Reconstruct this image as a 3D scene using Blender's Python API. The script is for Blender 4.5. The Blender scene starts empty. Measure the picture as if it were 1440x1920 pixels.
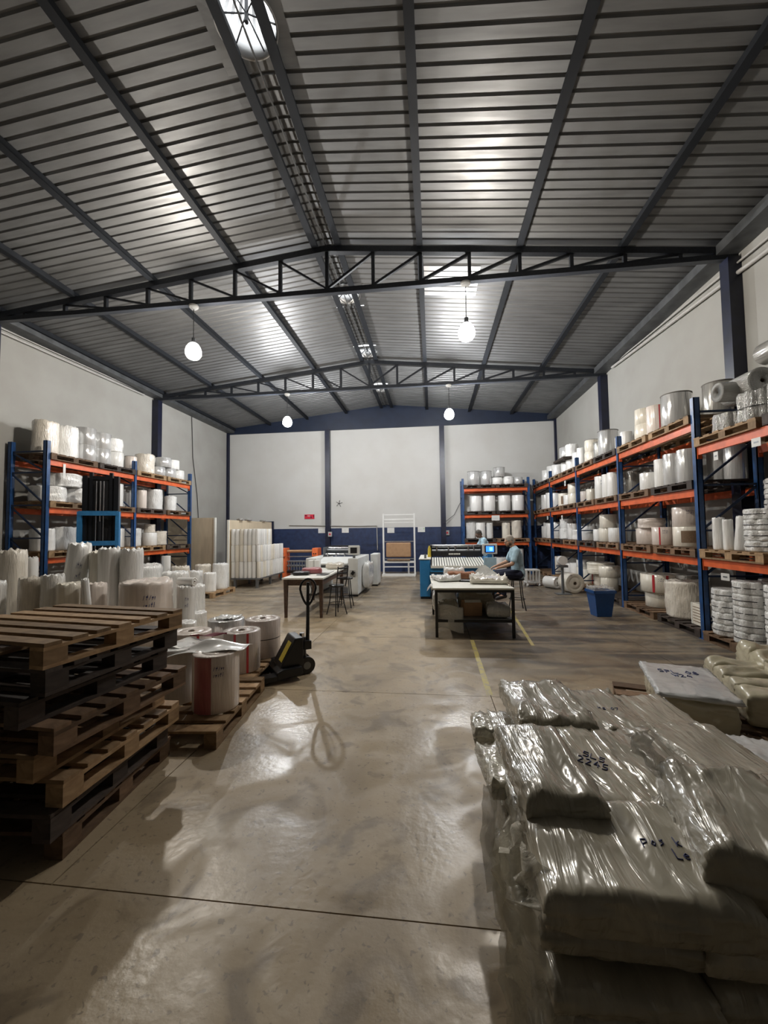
import bpy, bmesh, math, random
from mathutils import Vector, Matrix, noise
random.seed(7)
SC = bpy.context.scene
COL = SC.collection
PI = math.pi

# ------------------------------------------------------------------ camera
cam_d = bpy.data.cameras.new('camera')
cam = bpy.data.objects.new('camera', cam_d)
COL.objects.link(cam)
cam_d.sensor_fit = 'HORIZONTAL'
cam_d.sensor_width = 36.0
cam_d.lens = 36.0 * 755.8 / 1440.0
cam_d.clip_start = 0.05
cam_d.clip_end = 200
YAW, PITCH, ROLL = 0.1195, 0.048, 0.013
cam.matrix_world = (Matrix.Translation((0, 0, 1.7)) @ Matrix.Rotation(YAW, 4, 'Z')
                    @ Matrix.Rotation(PI / 2 + PITCH, 4, 'X') @ Matrix.Rotation(-ROLL, 4, 'Z'))
SC.camera = cam
# ------------------------------------------------------------------ world, exposure
world = bpy.data.worlds.new('overcast_sky')
SC.world = world
world.use_nodes = True
world.node_tree.nodes['Background'].inputs[0].default_value = (0.95, 0.98, 1.0, 1)
world.node_tree.nodes['Background'].inputs[1].default_value = 2.0
SC.view_settings.view_transform = 'Standard'
SC.view_settings.look = 'None'
SC.view_settings.gamma = 1
SC.view_settings.use_curve_mapping = False
SC.view_settings.exposure = 1.12
LAMP_STRENGTH = 310.0        # the far pair; the near pair are warmer and weaker bulbs
SC.cycles.use_denoising = True
SC.cycles.max_bounces = 7
SC.cycles.sample_clamp_indirect = 6

# ------------------------------------------------------------------ room numbers
XL, XR, YB, YF = -9.07, 5.06, 17.0, -11.65
XM, ZR, SL = -1.86, 7.12, 0.105          # ridge, height of the sheets there, slope
ZC = 6.10                                 # underside of the trusses
TY = (-7.9, -2.9, 2.1, 7.1, 12.15)
def roof_z(x): return ZR - SL * abs(x - XM)

# ------------------------------------------------------------------ materials
def new_mat(name):
    m = bpy.data.materials.new(name); m.use_nodes = True
    nt = m.node_tree
    return m, nt, nt.nodes['Principled BSDF'], nt.nodes, nt.links

def mat(name, col, rough=0.5, metal=0.0, bump=0.0, scale=20.0, stretch=(1, 1, 1), var=0.0, coat=0.0,
        rvar=0.0, detail=4.0, dist=0.0, spec=0.5, trans=0.0, colvar=None, bdist=0.01, world=False, sub=0.0, rnd=0.0):
    m, nt, b, N, L = new_mat(name)
    b.inputs['Base Color'].default_value = (*col, 1)
    b.inputs['Roughness'].default_value = rough
    b.inputs['Metallic'].default_value = metal
    b.inputs['Specular IOR Level'].default_value = spec
    b.inputs['Coat Weight'].default_value = coat
    b.inputs['Coat Roughness'].default_value = 0.12
    if sub:
        b.inputs['Subsurface Weight'].default_value = sub
        b.inputs['Subsurface Radius'].default_value = (0.05, 0.04, 0.03)
    if trans:
        b.inputs['Transmission Weight'].default_value = trans
    if bump or var or rvar:
        if world:
            co = N.new('ShaderNodeNewGeometry').outputs['Position']
        else:
            co = N.new('ShaderNodeTexCoord').outputs['Object']
        mp = N.new('ShaderNodeMapping'); mp.inputs['Scale'].default_value = stretch
        L.new(co, mp.inputs['Vector'])
        nz = N.new('ShaderNodeTexNoise'); nz.inputs['Scale'].default_value = scale
        nz.inputs['Detail'].default_value = detail; nz.inputs['Distortion'].default_value = dist
        L.new(mp.outputs[0], nz.inputs['Vector'])
        if bump:
            bp = N.new('ShaderNodeBump'); bp.inputs['Strength'].default_value = bump
            bp.inputs['Distance'].default_value = bdist
            L.new(nz.outputs['Fac'], bp.inputs['Height']); L.new(bp.outputs[0], b.inputs['Normal'])
            if coat: L.new(bp.outputs[0], b.inputs['Coat Normal'])
        if var:
            mx = N.new('ShaderNodeMix'); mx.data_type = 'RGBA'
            c2 = colvar if colvar else tuple(max(0, c * (1 - var)) for c in col)
            mx.inputs['A'].default_value = (*col, 1); mx.inputs['B'].default_value = (*c2, 1)
            rp = N.new('ShaderNodeValToRGB'); rp.color_ramp.elements[0].position = 0.38; rp.color_ramp.elements[1].position = 0.66
            L.new(nz.outputs['Fac'], rp.inputs[0]); L.new(rp.outputs[0], mx.inputs['Factor'])
            L.new(mx.outputs['Result'], b.inputs['Base Color'])
        if rvar:
            ma = N.new('ShaderNodeMapRange'); ma.inputs['From Min'].default_value = 0.3; ma.inputs['From Max'].default_value = 0.7
            ma.inputs['To Min'].default_value = rough; ma.inputs['To Max'].default_value = min(1, rough + rvar)
            L.new(nz.outputs['Fac'], ma.inputs['Value']); L.new(ma.outputs[0], b.inputs['Roughness'])
    if rnd:
        oi = N.new('ShaderNodeObjectInfo'); hs = N.new('ShaderNodeHueSaturation')
        mr = N.new('ShaderNodeMapRange'); mr.inputs['To Min'].default_value = 1 - rnd; mr.inputs['To Max'].default_value = 1 + rnd * 0.4
        L.new(oi.outputs['Random'], mr.inputs['Value']); L.new(mr.outputs[0], hs.inputs['Value'])
        if b.inputs['Base Color'].links:
            L.new(b.inputs['Base Color'].links[0].from_socket, hs.inputs['Color'])
        else:
            hs.inputs['Color'].default_value = (*col, 1)
        L.new(hs.outputs[0], b.inputs['Base Color'])
    return m

M = {}
M['steel'] = mat('painted_dark_steel', (0.026, 0.031, 0.042), 0.45, bump=0.1, scale=30, var=0.3)
M['purlin'] = mat('purlin_dark_steel', (0.012, 0.014, 0.018), 0.7, spec=0.2)
M['navy'] = mat('navy_paint', (0.006, 0.009, 0.032), 0.4, var=0.4, scale=5)
M['dado'] = mat('navy_wall_paint', (0.018, 0.035, 0.10), 0.5, bump=0.15, scale=6, var=0.35, world=True)
M['band'] = mat('navy_gable_sheet', (0.013, 0.021, 0.045), 0.45, var=0.2, scale=3, world=True)
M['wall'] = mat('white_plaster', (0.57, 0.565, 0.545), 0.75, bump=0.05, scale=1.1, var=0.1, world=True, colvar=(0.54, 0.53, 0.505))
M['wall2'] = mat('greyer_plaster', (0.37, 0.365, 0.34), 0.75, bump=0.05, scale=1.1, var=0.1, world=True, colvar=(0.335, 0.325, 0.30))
M['pipe'] = mat('grey_pvc_pipe', (0.45, 0.44, 0.42), 0.5)
M['eave'] = mat('eave_gutter_steel', (0.10, 0.105, 0.11), 0.5, 0.3, var=0.4, scale=4)
M['galv'] = mat('galvanised_roof_sheet', (0.175, 0.177, 0.178), 0.42, 0.45, var=0.25, scale=2.2, stretch=(0.6, 4, 1), rvar=0.12, world=True, bump=0.04)
M['galv2'] = mat('vent_metal', (0.62, 0.62, 0.62), 0.4, 0.5)
M['orange'] = mat('orange_rack_beam', (0.72, 0.13, 0.035), 0.4, var=0.25, scale=6)
M['blue_up'] = mat('blue_rack_upright', (0.016, 0.07, 0.21), 0.4, var=0.35, scale=9)
M['blue_dk'] = mat('dark_rack_brace', (0.012, 0.03, 0.08), 0.45)
M['black'] = mat('black_plastic', (0.012, 0.012, 0.013), 0.35)
M['blackm'] = mat('black_painted_metal', (0.012, 0.013, 0.016), 0.3, 0.2)
M['white'] = mat('white_enamel', (0.72, 0.72, 0.70), 0.35, var=0.08, scale=4)
M['whitem'] = mat('machine_white_paint', (0.68, 0.69, 0.67), 0.4, var=0.1, scale=5)
M['chrome'] = mat('polished_steel', (0.6, 0.6, 0.62), 0.2, 1.0)
M['greym'] = mat('grey_machine_metal', (0.2, 0.21, 0.22), 0.4, 0.6)
M['mblue'] = mat('machine_blue_paint', (0.03, 0.22, 0.50), 0.38, var=0.15, scale=4)
M['sblue'] = mat('stacker_blue_paint', (0.035, 0.19, 0.42), 0.4, var=0.2)
M['morange'] = mat('machine_orange_paint', (0.80, 0.17, 0.05), 0.42, var=0.15)
M['binblue'] = mat('bin_blue_plastic', (0.018, 0.09, 0.30), 0.35, var=0.15)
M['yellow'] = mat('yellow_sticker', (0.62, 0.48, 0.05), 0.45, var=0.3, scale=40)
M['yline'] = mat('worn_yellow_line', (0.50, 0.42, 0.10), 0.5, var=0.5, scale=14, colvar=(0.36, 0.30, 0.2), world=True)
M['red'] = mat('red_tape', (0.55, 0.04, 0.05), 0.35)
M['redsign'] = mat('red_sign_face', (0.62, 0.02, 0.05), 0.4)
M['green'] = mat('green_print', (0.15, 0.5, 0.1), 0.5)
M['kraft'] = mat('kraft_cardboard', (0.40, 0.24, 0.13), 0.7, var=0.15, scale=8)
M['brownl'] = mat('brown_paper_label', (0.23, 0.15, 0.09), 0.6, var=0.3, scale=20)
M['core'] = mat('cardboard_core', (0.20, 0.15, 0.11), 0.8)
M['rim'] = mat('grey_edge_disc', (0.17, 0.155, 0.14), 0.6, var=0.2)
M['ink'] = mat('marker_ink', (0.02, 0.03, 0.14), 0.5)
M['dtwood'] = mat('dark_brown_table_wood', (0.10, 0.055, 0.035), 0.45, var=0.4, scale=6, stretch=(6, 1, 6))
M['ply'] = mat('beige_plywood', (0.56, 0.47, 0.34), 0.7, var=0.12, scale=3, stretch=(3, 3, 0.6))
M['lid'] = mat('white_table_top', (0.80, 0.80, 0.74), 0.35, var=0.05)
M['blanket'] = mat('brown_fabric', (0.33, 0.15, 0.08), 0.85, bump=0.4, scale=30, var=0.3)
M['pink'] = mat('red_printed_film', (0.38, 0.12, 0.13), 0.3, coat=0.4, bump=0.2, scale=12)
M['maroon'] = mat('maroon_film_scrap', (0.20, 0.03, 0.05), 0.35, bump=0.3, scale=14)
M['shirt'] = mat('light_blue_shirt', (0.46, 0.66, 0.78), 0.8, bump=0.25, scale=14, var=0.12)
M['jeans'] = mat('dark_denim', (0.018, 0.022, 0.05), 0.85, bump=0.2, scale=60)
M['skin'] = mat('skin', (0.50, 0.29, 0.19), 0.5, sub=0.05)
M['skin2'] = mat('brown_skin', (0.17, 0.09, 0.055), 0.5)
M['hair'] = mat('hair_under_net', (0.40, 0.36, 0.31), 0.75, bump=0.8, scale=60)
M['hair2'] = mat('dark_hair', (0.10, 0.09, 0.08), 0.8, bump=0.8, scale=60)
M['beard'] = mat('beard', (0.07, 0.045, 0.03), 0.85, bump=0.6, scale=80)
M['shoe'] = mat('dark_shoe', (0.02, 0.015, 0.015), 0.6)
M['eye'] = mat('eye_white', (0.6, 0.6, 0.58), 0.3)
M['cord'] = mat('dark_cord', (0.03, 0.03, 0.03), 0.6)

def wood(name, c1, c2):
    return mat(name, c1, 0.68, bump=0.25, scale=7, stretch=(1, 1, 1), var=1, colvar=c2, rnd=0.45, dist=1.5, spec=0.3, bdist=0.004)
M['wood_l'] = wood('light_pallet_wood', (0.42, 0.28, 0.155), (0.27, 0.17, 0.09))
M['wood_m'] = wood('brown_pallet_wood', (0.24, 0.15, 0.09), (0.14, 0.085, 0.05))
M['wood_d'] = wood('dark_weathered_pallet_wood', (0.085, 0.065, 0.055), (0.05, 0.038, 0.032))

def film(name, col, rough=0.25, metal=0.0, bump=0.5, scale=5, stretch=(1, 1, 0.25), var=0.12, coat=0.6, dist=0.6, rnd=0.12, bdist=0.02, spec=0.5):
    return mat(name, col, rough, metal, bump=bump, scale=scale, stretch=stretch, var=var, coat=coat, dist=dist, rnd=rnd, bdist=bdist, spec=spec, detail=3)
M['f_white'] = film('white_film', (0.88, 0.875, 0.85), bump=0.3)
M['f_cream'] = film('cream_film', (0.86, 0.81, 0.70), bump=0.3)
M['f_pinkish'] = film('pale_pinkish_film', (0.80, 0.71, 0.64), bump=0.3)
M['f_silver'] = film('silvery_clear_film', (0.74, 0.74, 0.73), 0.16, 0.45, bump=0.3)
M['f_grey'] = film('grey_clear_film', (0.38, 0.37, 0.34), 0.2, 0.3)
M['f_print'] = film('printed_film', (0.66, 0.58, 0.53), 0.2)
M['wrap_w'] = film('crinkled_white_wrap', (0.88, 0.88, 0.86), 0.16, bump=0.45, scale=6, stretch=(1, 1, .5), dist=1.6, bdist=0.04, coat=1.0)
M['wrap_c'] = film('crinkled_cream_wrap', (0.82, 0.76, 0.66), 0.16, bump=0.45, scale=6, stretch=(1, 1, .5), dist=1.6, bdist=0.04, coat=1.0)
M['wrap_g'] = film('crinkled_grey_wrap', (0.52, 0.52, 0.50), 0.14, 0.2, bump=0.6, scale=8, stretch=(1, 1, .6), dist=2.0, bdist=0.04, coat=1.0)
M['pack'] = film('plastic_film_pack', (0.46, 0.42, 0.325), 0.26, bump=0.5, scale=8.0, stretch=(2.0, 0.35, 1), dist=1.0, var=0.15, coat=0.8, rnd=0.18, bdist=0.03)
M['packside'] = film('crumpled_pack_side', (0.60, 0.57, 0.47), 0.14, bump=0.4, scale=12, stretch=(1, 1, .6), dist=1.5, var=0.15, coat=1.0, bdist=0.03)
M['packy'] = film('yellowish_packs', (0.58, 0.53, 0.38), 0.24, bump=0.4, scale=6, stretch=(1, 1, 2), coat=0.7)
M['packw'] = film('white_bag_pack', (0.74, 0.75, 0.74), 0.25, bump=0.5, scale=7, stretch=(1, 1, 1), coat=0.7)

def emit(name, col, s):
    m, nt, b, N, L = new_mat(name)
    b.inputs['Base Color'].default_value = (*col, 1)
    b.inputs['Emission Color'].default_value = (*col, 1)
    b.inputs['Emission Strength'].default_value = s
    return m
M['bulb'] = emit('lit_lamp_bulb', (0.97, 0.985, 1.0), LAMP_STRENGTH * 7)
M['bulb2'] = emit('lit_warm_lamp_bulb', (1.0, 0.93, 0.83), LAMP_STRENGTH * 7 * 0.66)
M['globe'] = emit('glowing_lamp_glass', (1.0, 0.98, 0.95), 30.0)
M['globe'].node_tree.nodes['Principled BSDF'].inputs['Alpha'].default_value = 0.2
M['screen'] = emit('lit_blue_screen', (0.02, 0.12, 0.75), 1.6)
M['screen2'] = emit('lit_cyan_screen_patch', (0.15, 0.45, 0.95), 1.4)

def clear_mat(name, col, rough=0.12, alpha=0.4, bump=1.0, scale=12):
    m, nt, b, N, L = new_mat(name)
    b.inputs['Base Color'].default_value = (*col, 1); b.inputs['Roughness'].default_value = rough
    b.inputs['Alpha'].default_value = alpha; b.inputs['Coat Weight'].default_value = 1.0
    b.inputs['Coat Roughness'].default_value = 0.08
    tc = N.new('ShaderNodeTexCoord'); nz = N.new('ShaderNodeTexNoise')
    nz.inputs['Scale'].default_value = scale; nz.inputs['Distortion'].default_value = 2; nz.inputs['Detail'].default_value = 3
    L.new(tc.outputs['Object'], nz.inputs['Vector'])
    bp = N.new('ShaderNodeBump'); bp.inputs['Strength'].default_value = bump; bp.inputs['Distance'].default_value = 0.03
    L.new(nz.outputs['Fac'], bp.inputs['Height']); L.new(bp.outputs[0], b.inputs['Normal']); L.new(bp.outputs[0], b.inputs['Coat Normal'])
    return m
M['clear2'] = clear_mat('gathered_film_end', (0.80, 0.76, 0.64), 0.15, 0.62, 0.5, 14)
M['clear'] = clear_mat('clear_plastic_wrap', (0.8, 0.8, 0.76))

# concrete floor
def concrete():
    m, nt, b, N, L = new_mat('worn_concrete')
    pos = N.new('ShaderNodeNewGeometry').outputs['Position']
    def noi(scale, stretch=(1, 1, 1), detail=5, dist=0.0):
        mp = N.new('ShaderNodeMapping'); mp.inputs['Scale'].default_value = stretch; L.new(pos, mp.inputs['Vector'])
        n = N.new('ShaderNodeTexNoise'); n.inputs['Scale'].default_value = scale; n.inputs['Detail'].default_value = detail
        n.inputs['Distortion'].default_value = dist; L.new(mp.outputs[0], n.inputs['Vector']); return n.outputs['Fac']
    def ramp(src, p0, p1, v0=0.0, v1=1.0):
        r = N.new('ShaderNodeMapRange'); r.interpolation_type = 'SMOOTHSTEP'
        r.inputs['From Min'].default_value = p0; r.inputs['From Max'].default_value = p1
        r.inputs['To Min'].default_value = v0; r.inputs['To Max'].default_value = v1
        L.new(src, r.inputs['Value']); return r.outputs[0]
    def math_(op, a, c):
        n = N.new('ShaderNodeMath'); n.operation = op
        for i, v in enumerate((a, c)):
            if isinstance(v, (int, float)): n.inputs[i].default_value = v
            else: L.new(v, n.inputs[i])
        return n.outputs[0]
    def mix(f, a, c):
        n = N.new('ShaderNodeMix'); n.data_type = 'RGBA'
        if isinstance(f, (int, float)): n.inputs['Factor'].default_value = f
        else: L.new(f, n.inputs['Factor'])
        for k, v in (('A', a), ('B', c)):
            if isinstance(v, tuple): n.inputs[k].default_value = (*v, 1)
            else: L.new(v, n.inputs[k])
        return n.outputs['Result']
    sx = N.new('ShaderNodeSeparateXYZ'); L.new(pos, sx.inputs[0])
    # the walked, stained side of the hall (right, and the whole far half)
    right = ramp(sx.outputs['X'], -0.3, 1.1); far = ramp(sx.outputs['Y'], 4.2, 5.6)
    zone = math_('MULTIPLY', right, far)
    back = ramp(sx.outputs['Y'], 7.6, 9.2, 0, 0.75)
    zone = math_('MAXIMUM', zone, back)
    streak = noi(1.5, (0.5, 2.4, 1), 6, 0.6)
    zone = math_('MULTIPLY', zone, ramp(streak, 0.36, 0.60, 0.42, 1.0))
    base = mix(ramp(noi(1.1, (1, 1, 1), 6, 0.5), 0.35, 0.7), (0.42, 0.33, 0.215), (0.31, 0.24, 0.155))
    c = mix(zone, base, (0.095, 0.082, 0.068))
    dirt = ramp(noi(2.6, (1, 1, 1), 9, 1.2), 0.52, 0.66, 0, 0.75)
    c = mix(dirt, c, (0.20, 0.155, 0.105))
    fine = ramp(noi(30, (1, 1, 1), 4, 0.6), 0.60, 0.68, 0, 0.6)
    c = mix(fine, c, (0.16, 0.13, 0.10))
    pale = ramp(noi(0.9, (0.6, 1.5, 1), 5, 0.8), 0.58, 0.75, 0, 0.35)
    c = mix(pale, c, (0.46, 0.41, 0.33))
    L.new(c, b.inputs['Base Color'])
    rr = ramp(noi(2.4, (1, 1, 1), 7, 0.8), 0.38, 0.66, 0.28, 0.6)
    L.new(rr, b.inputs['Roughness'])
    b.inputs['Specular IOR Level'].default_value = 0.5
    bp = N.new('ShaderNodeBump'); bp.inputs['Strength'].default_value = 0.35; bp.inputs['Distance'].default_value = 0.006
    L.new(noi(22, (1, 1, 1), 6), bp.inputs['Height']); L.new(bp.outputs[0], b.inputs['Normal'])
    return m
M['concrete'] = concrete()
M['joint'] = mat('joint_dirt', (0.07, 0.055, 0.042), 0.8)

# ------------------------------------------------------------------ mesh builder
class MB:
    def __init__(self): self.v = []; self.f = []; self.s = []
    def add(self, vs, fs, smooth=False):
        o = len(self.v); self.v += [tuple(p) for p in vs]
        self.f += [tuple(i + o for i in f) for f in fs]; self.s += [smooth] * len(fs); return self
    def box(self, c, s, rz=0.0, mtx=None):
        hx, hy, hz = s[0] / 2, s[1] / 2, s[2] / 2
        vs = [Vector((x, y, z)) for z in (-hz, hz) for x, y in ((-hx, -hy), (hx, -hy), (hx, hy), (-hx, hy))]
        R = mtx if mtx else Matrix.Rotation(rz, 3, 'Z')
        vs = [R @ v + Vector(c) for v in vs]
        return self.add(vs, [(3, 2, 1, 0), (4, 5, 6, 7), (0, 1, 5, 4), (1, 2, 6, 5), (2, 3, 7, 6), (3, 0, 4, 7)])
    def b2(self, x0, x1, y0, y1, z0, z1):
        return self.box(((x0 + x1) / 2, (y0 + y1) / 2, (z0 + z1) / 2), (abs(x1 - x0), abs(y1 - y0), abs(z1 - z0)))
    def bar(self, p, q, w, h):
        p, q = Vector(p), Vector(q); d = q - p; l = d.length; d.normalize()
        up = Vector((0, 0, 1)) if abs(d.z) < 0.98 else Vector((0, 1, 0))
        s = d.cross(up).normalized(); u = s.cross(d)
        R = Matrix((s, d, u)).transposed()
        return self.box((p + q) / 2, (w, l, h), mtx=R)
    def tube(self, pts, r, n=8, caps=True):
        pts = [Vector(p) for p in pts]; rs = r if isinstance(r, (list, tuple)) else [r] * len(pts)
        vs = []; prev = None
        for i, p in enumerate(pts):
            d = (pts[min(i + 1, len(pts) - 1)] - pts[max(i - 1, 0)]).normalized()
            if prev is None:
                prev = d.orthogonal().normalized()
            s = (prev - d * prev.dot(d))
            s = s.normalized() if s.length > 1e-6 else d.orthogonal().normalized()
            prev = s; u = d.cross(s)
            for k in range(n):
                a = 2 * PI * k / n; vs.append(p + (s * math.cos(a) + u * math.sin(a)) * rs[i])
        fs = []
        for i in range(len(pts) - 1):
            for k in range(n):
                k2 = (k + 1) % n; fs.append((i * n + k, i * n + k2, (i + 1) * n + k2, (i + 1) * n + k))
        self.add(vs, fs, True)
        if caps:
            self.add(vs[:n], [tuple(range(n - 1, -1, -1))]); self.add(vs[-n:], [tuple(range(n))])
        return self
    def lathe(self, prof, n=24, c=(0, 0, 0), smooth=True):
        vs = []
        for r, z in prof:
            for k in range(n):
                a = 2 * PI * k / n; vs.append((c[0] + r * math.cos(a), c[1] + r * math.sin(a), c[2] + z))
        fs = []
        for i in range(len(prof) - 1):
            for k in range(n):
                k2 = (k + 1) % n; fs.append((i * n + k, i * n + k2, (i + 1) * n + k2, (i + 1) * n + k))
        return self.add(vs, fs, smooth)
    def cyl(self, c, r, h, n=20):
        self.lathe([(r, 0), (r, h)], n, c)
        self.add([(c[0] + r * math.cos(2 * PI * k / n), c[1] + r * math.sin(2 * PI * k / n), c[2] + h) for k in range(n)], [tuple(range(n))])
        self.add([(c[0] + r * math.cos(2 * PI * k / n), c[1] + r * math.sin(2 * PI * k / n), c[2]) for k in range(n)], [tuple(range(n - 1, -1, -1))])
        return self
    def mesh(self, name):
        me = bpy.data.meshes.new(name); me.from_pydata(self.v, [], self.f)
        me.polygons.foreach_set('use_smooth', self.s); me.update(); return me
    def build(self, name, m, parent=None, loc=None):
        me = self.mesh(name); me.materials.append(m)
        return link(name, me, parent, loc)

def link(name, me, parent=None, loc=None):
    o = bpy.data.objects.new(name, me); COL.objects.link(o)
    if parent is not None: o.parent = parent
    if loc is not None: o.location = loc
    return o
def tag(o, label=None, cat=None, group=None, kind=None):
    if label: o['label'] = label
    if cat: o['category'] = cat
    if group: o['group'] = group
    if kind: o['kind'] = kind
    return o
def thing(name, label, cat, loc=(0, 0, 0), rz=0.0, group=None):
    o = bpy.data.objects.new(name, None); o.empty_display_size = 0.1; COL.objects.link(o)
    o.location = loc; o.rotation_euler = (0, 0, rz)
    return tag(o, label, cat, group)
KIDS = {}
def dup(root, loc, rz=0.0, label=None, group=None, scale=None, rot=None):
    r = root.copy(); COL.objects.link(r); r.location = loc
    r.rotation_euler = rot if rot else (0, 0, rz)
    if scale: r.scale = scale
    if label: r['label'] = label
    if group: r['group'] = group
    if root.name not in KIDS: KIDS[root.name] = [(c, list(c.children)) for c in root.children]
    for c, gs in KIDS[root.name]:
        k = c.copy(); COL.objects.link(k); k.parent = r
        for g in gs:
            d = g.copy(); COL.objects.link(d); d.parent = k
    return r
def bevel(o, w=0.01, seg=2):
    md = o.modifiers.new('edge', 'BEVEL'); md.width = w; md.segments = seg; md.limit_method = 'ANGLE'; return o
def flip_to(o): return o

# ================================================================== STRUCTURE
# floor: dark base (the joints) with cast slabs on it
fb = MB().b2(XL - .2, XR + .2, YF, YB + .2, -0.15, -0.02).build('floor', M['joint']); tag(fb, kind='structure')
xs = [XL - .2, -6.6, -4.2, -1.88, 0.56, 2.96, XR + .2]
xs_near = [XL - .2, -6.6, -3.4, 0.9, 2.96, XR + .2]
ys = [YF, -7.96, -5.51, -3.06, -0.61, 1.84, 4.30, 6.52, 8.95, 11.4, 13.85, YB + .2]
for j in range(len(ys) - 1):
    xx_ = xs if ys[j] > 1.5 else xs_near
    for i in range(len(xx_) - 1):
        g = 0.0035
        MB().b2(xx_[i] + g, xx_[i + 1] - g, ys[j] + g, ys[j + 1] - g, -0.05, 0.0).build('floor_slab', M['concrete'], fb)
MB().add([(0.52, 4.33, .002), (0.585, 4.33, .002), (0.60, 6.45, .002), (0.545, 6.45, .002)], [(0, 1, 2, 3)]).build('painted_line', M['yline'], fb)
MB().add([(1.40, 6.2, .002), (1.45, 6.2, .002), (1.63, 8.9, .002), (1.58, 8.9, .002)], [(0, 1, 2, 3)]).build('painted_line', M['yline'], fb)

# walls
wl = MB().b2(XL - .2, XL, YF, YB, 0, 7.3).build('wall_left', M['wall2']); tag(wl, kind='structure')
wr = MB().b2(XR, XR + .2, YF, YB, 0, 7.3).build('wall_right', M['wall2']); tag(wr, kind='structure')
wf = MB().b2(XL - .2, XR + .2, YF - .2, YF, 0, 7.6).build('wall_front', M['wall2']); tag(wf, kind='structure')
wb = MB().b2(XL - .2, XR + .2, YB, YB + .2, 0, 7.6).build('wall_back', M['wall']); tag(wb, kind='structure')
MB().b2(XL, XR, YB - .012, YB, 0, 1.86).build('painted_dado', M['dado'], wb)
# navy gable sheet over the back wall
g = MB()
n = 2; zt = [(XL, roof_z(XL)), (XM, ZR), (XR, roof_z(XR))]
vs = [(XL, YB - .06, 6.12), (XR, YB - .06, 6.12)] + [(x, YB - .06, z) for x, z in reversed(zt)]
vs2 = [(x, YB, z) for x, y, z in vs]
g.add(vs + vs2, [(0, 1, 2, 3, 4), (9, 8, 7, 6, 5), (0, 5, 6, 1), (1, 6, 7, 2), (2, 7, 8, 3), (3, 8, 9, 4), (4, 9, 5, 0)])
g.build('gable_sheet', M['band'], wb)
# columns
ci = 1
def column(x, y, w, d, z, name='trim_%d'):
    global ci
    o = MB().b2(x - w / 2, x + w / 2, y - d / 2, y + d / 2, 0, z).build('trim_%d' % ci, M['navy']); tag(o, kind='structure'); ci += 1
    return o
for ty in TY:
    column(XL + .11, ty, .22, .2, ZC); column(XR - .10, ty, .20, .2, ZC)
column(-4.45, YB - .11, .2, .2, 6.14); column(0.45, YB - .11, .2, .2, 6.14)
column(XL + .05, YB - .07, .1, .12, 6.2); column(XR - .04, YB - .07, .08, .12, 6.2)
for sx in (-1, 1):      # eave gutters
    x0 = XL if sx < 0 else XR
    o = MB().b2(x0, x0 - sx * .34, YF, YB - .07, 6.17, 6.33).build('trim_%d' % ci, M['eave']); tag(o, kind='structure'); ci += 1

# roof: ribbed sheets, one object per sheet, hung under the name ceiling
ceil_o = bpy.data.objects.new('ceiling', None); COL.objects.link(ceil_o); tag(ceil_o, kind='structure')
VENTS = [3.82, 8.78, 11.75, 14.85]
VR = 0.31
P = 0.17
ny = int((YB - YF) / P)
def prof(y0):  # one rib period, seen from below a pan and a raised rib
    return [(y0, 0), (y0 + .122, 0), (y0 + .134, .022), (y0 + .156, .022), (y0 + P, 0)]
k = 0; y = YF
strips = []
while y < YB - .01:
    strips.append(y); y += P
for side in (-1, 1):
    xe = XL - .02 if side < 0 else XR + .02
    i = 0
    while i < len(strips):
        chunk = strips[i:i + 6]; i += 6
        mb = MB()
        for y0 in chunk:
            if y0 + .01 > YB: continue
            dx = 0.0
            for vy in VENTS:
                if y0 + P > vy - .33 and y0 < vy + .33: dx = .33
            xa = XM + side * dx
            pr = prof(y0)
            vs = []
            for (yy, dz) in pr:
                yy = min(yy, YB)
                vs.append((xa, yy, ZR - SL * dx + dz)); vs.append((xe, yy, roof_z(xe) + dz))
            fs = [(2 * q, 2 * q + 1, 2 * q + 3, 2 * q + 2) for q in range(len(pr) - 1)]
            if side > 0: fs = [tuple(reversed(f)) for f in fs]
            mb.add(vs, fs)
        mb.build('roof_sheet', M['galv'], ceil_o)
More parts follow.
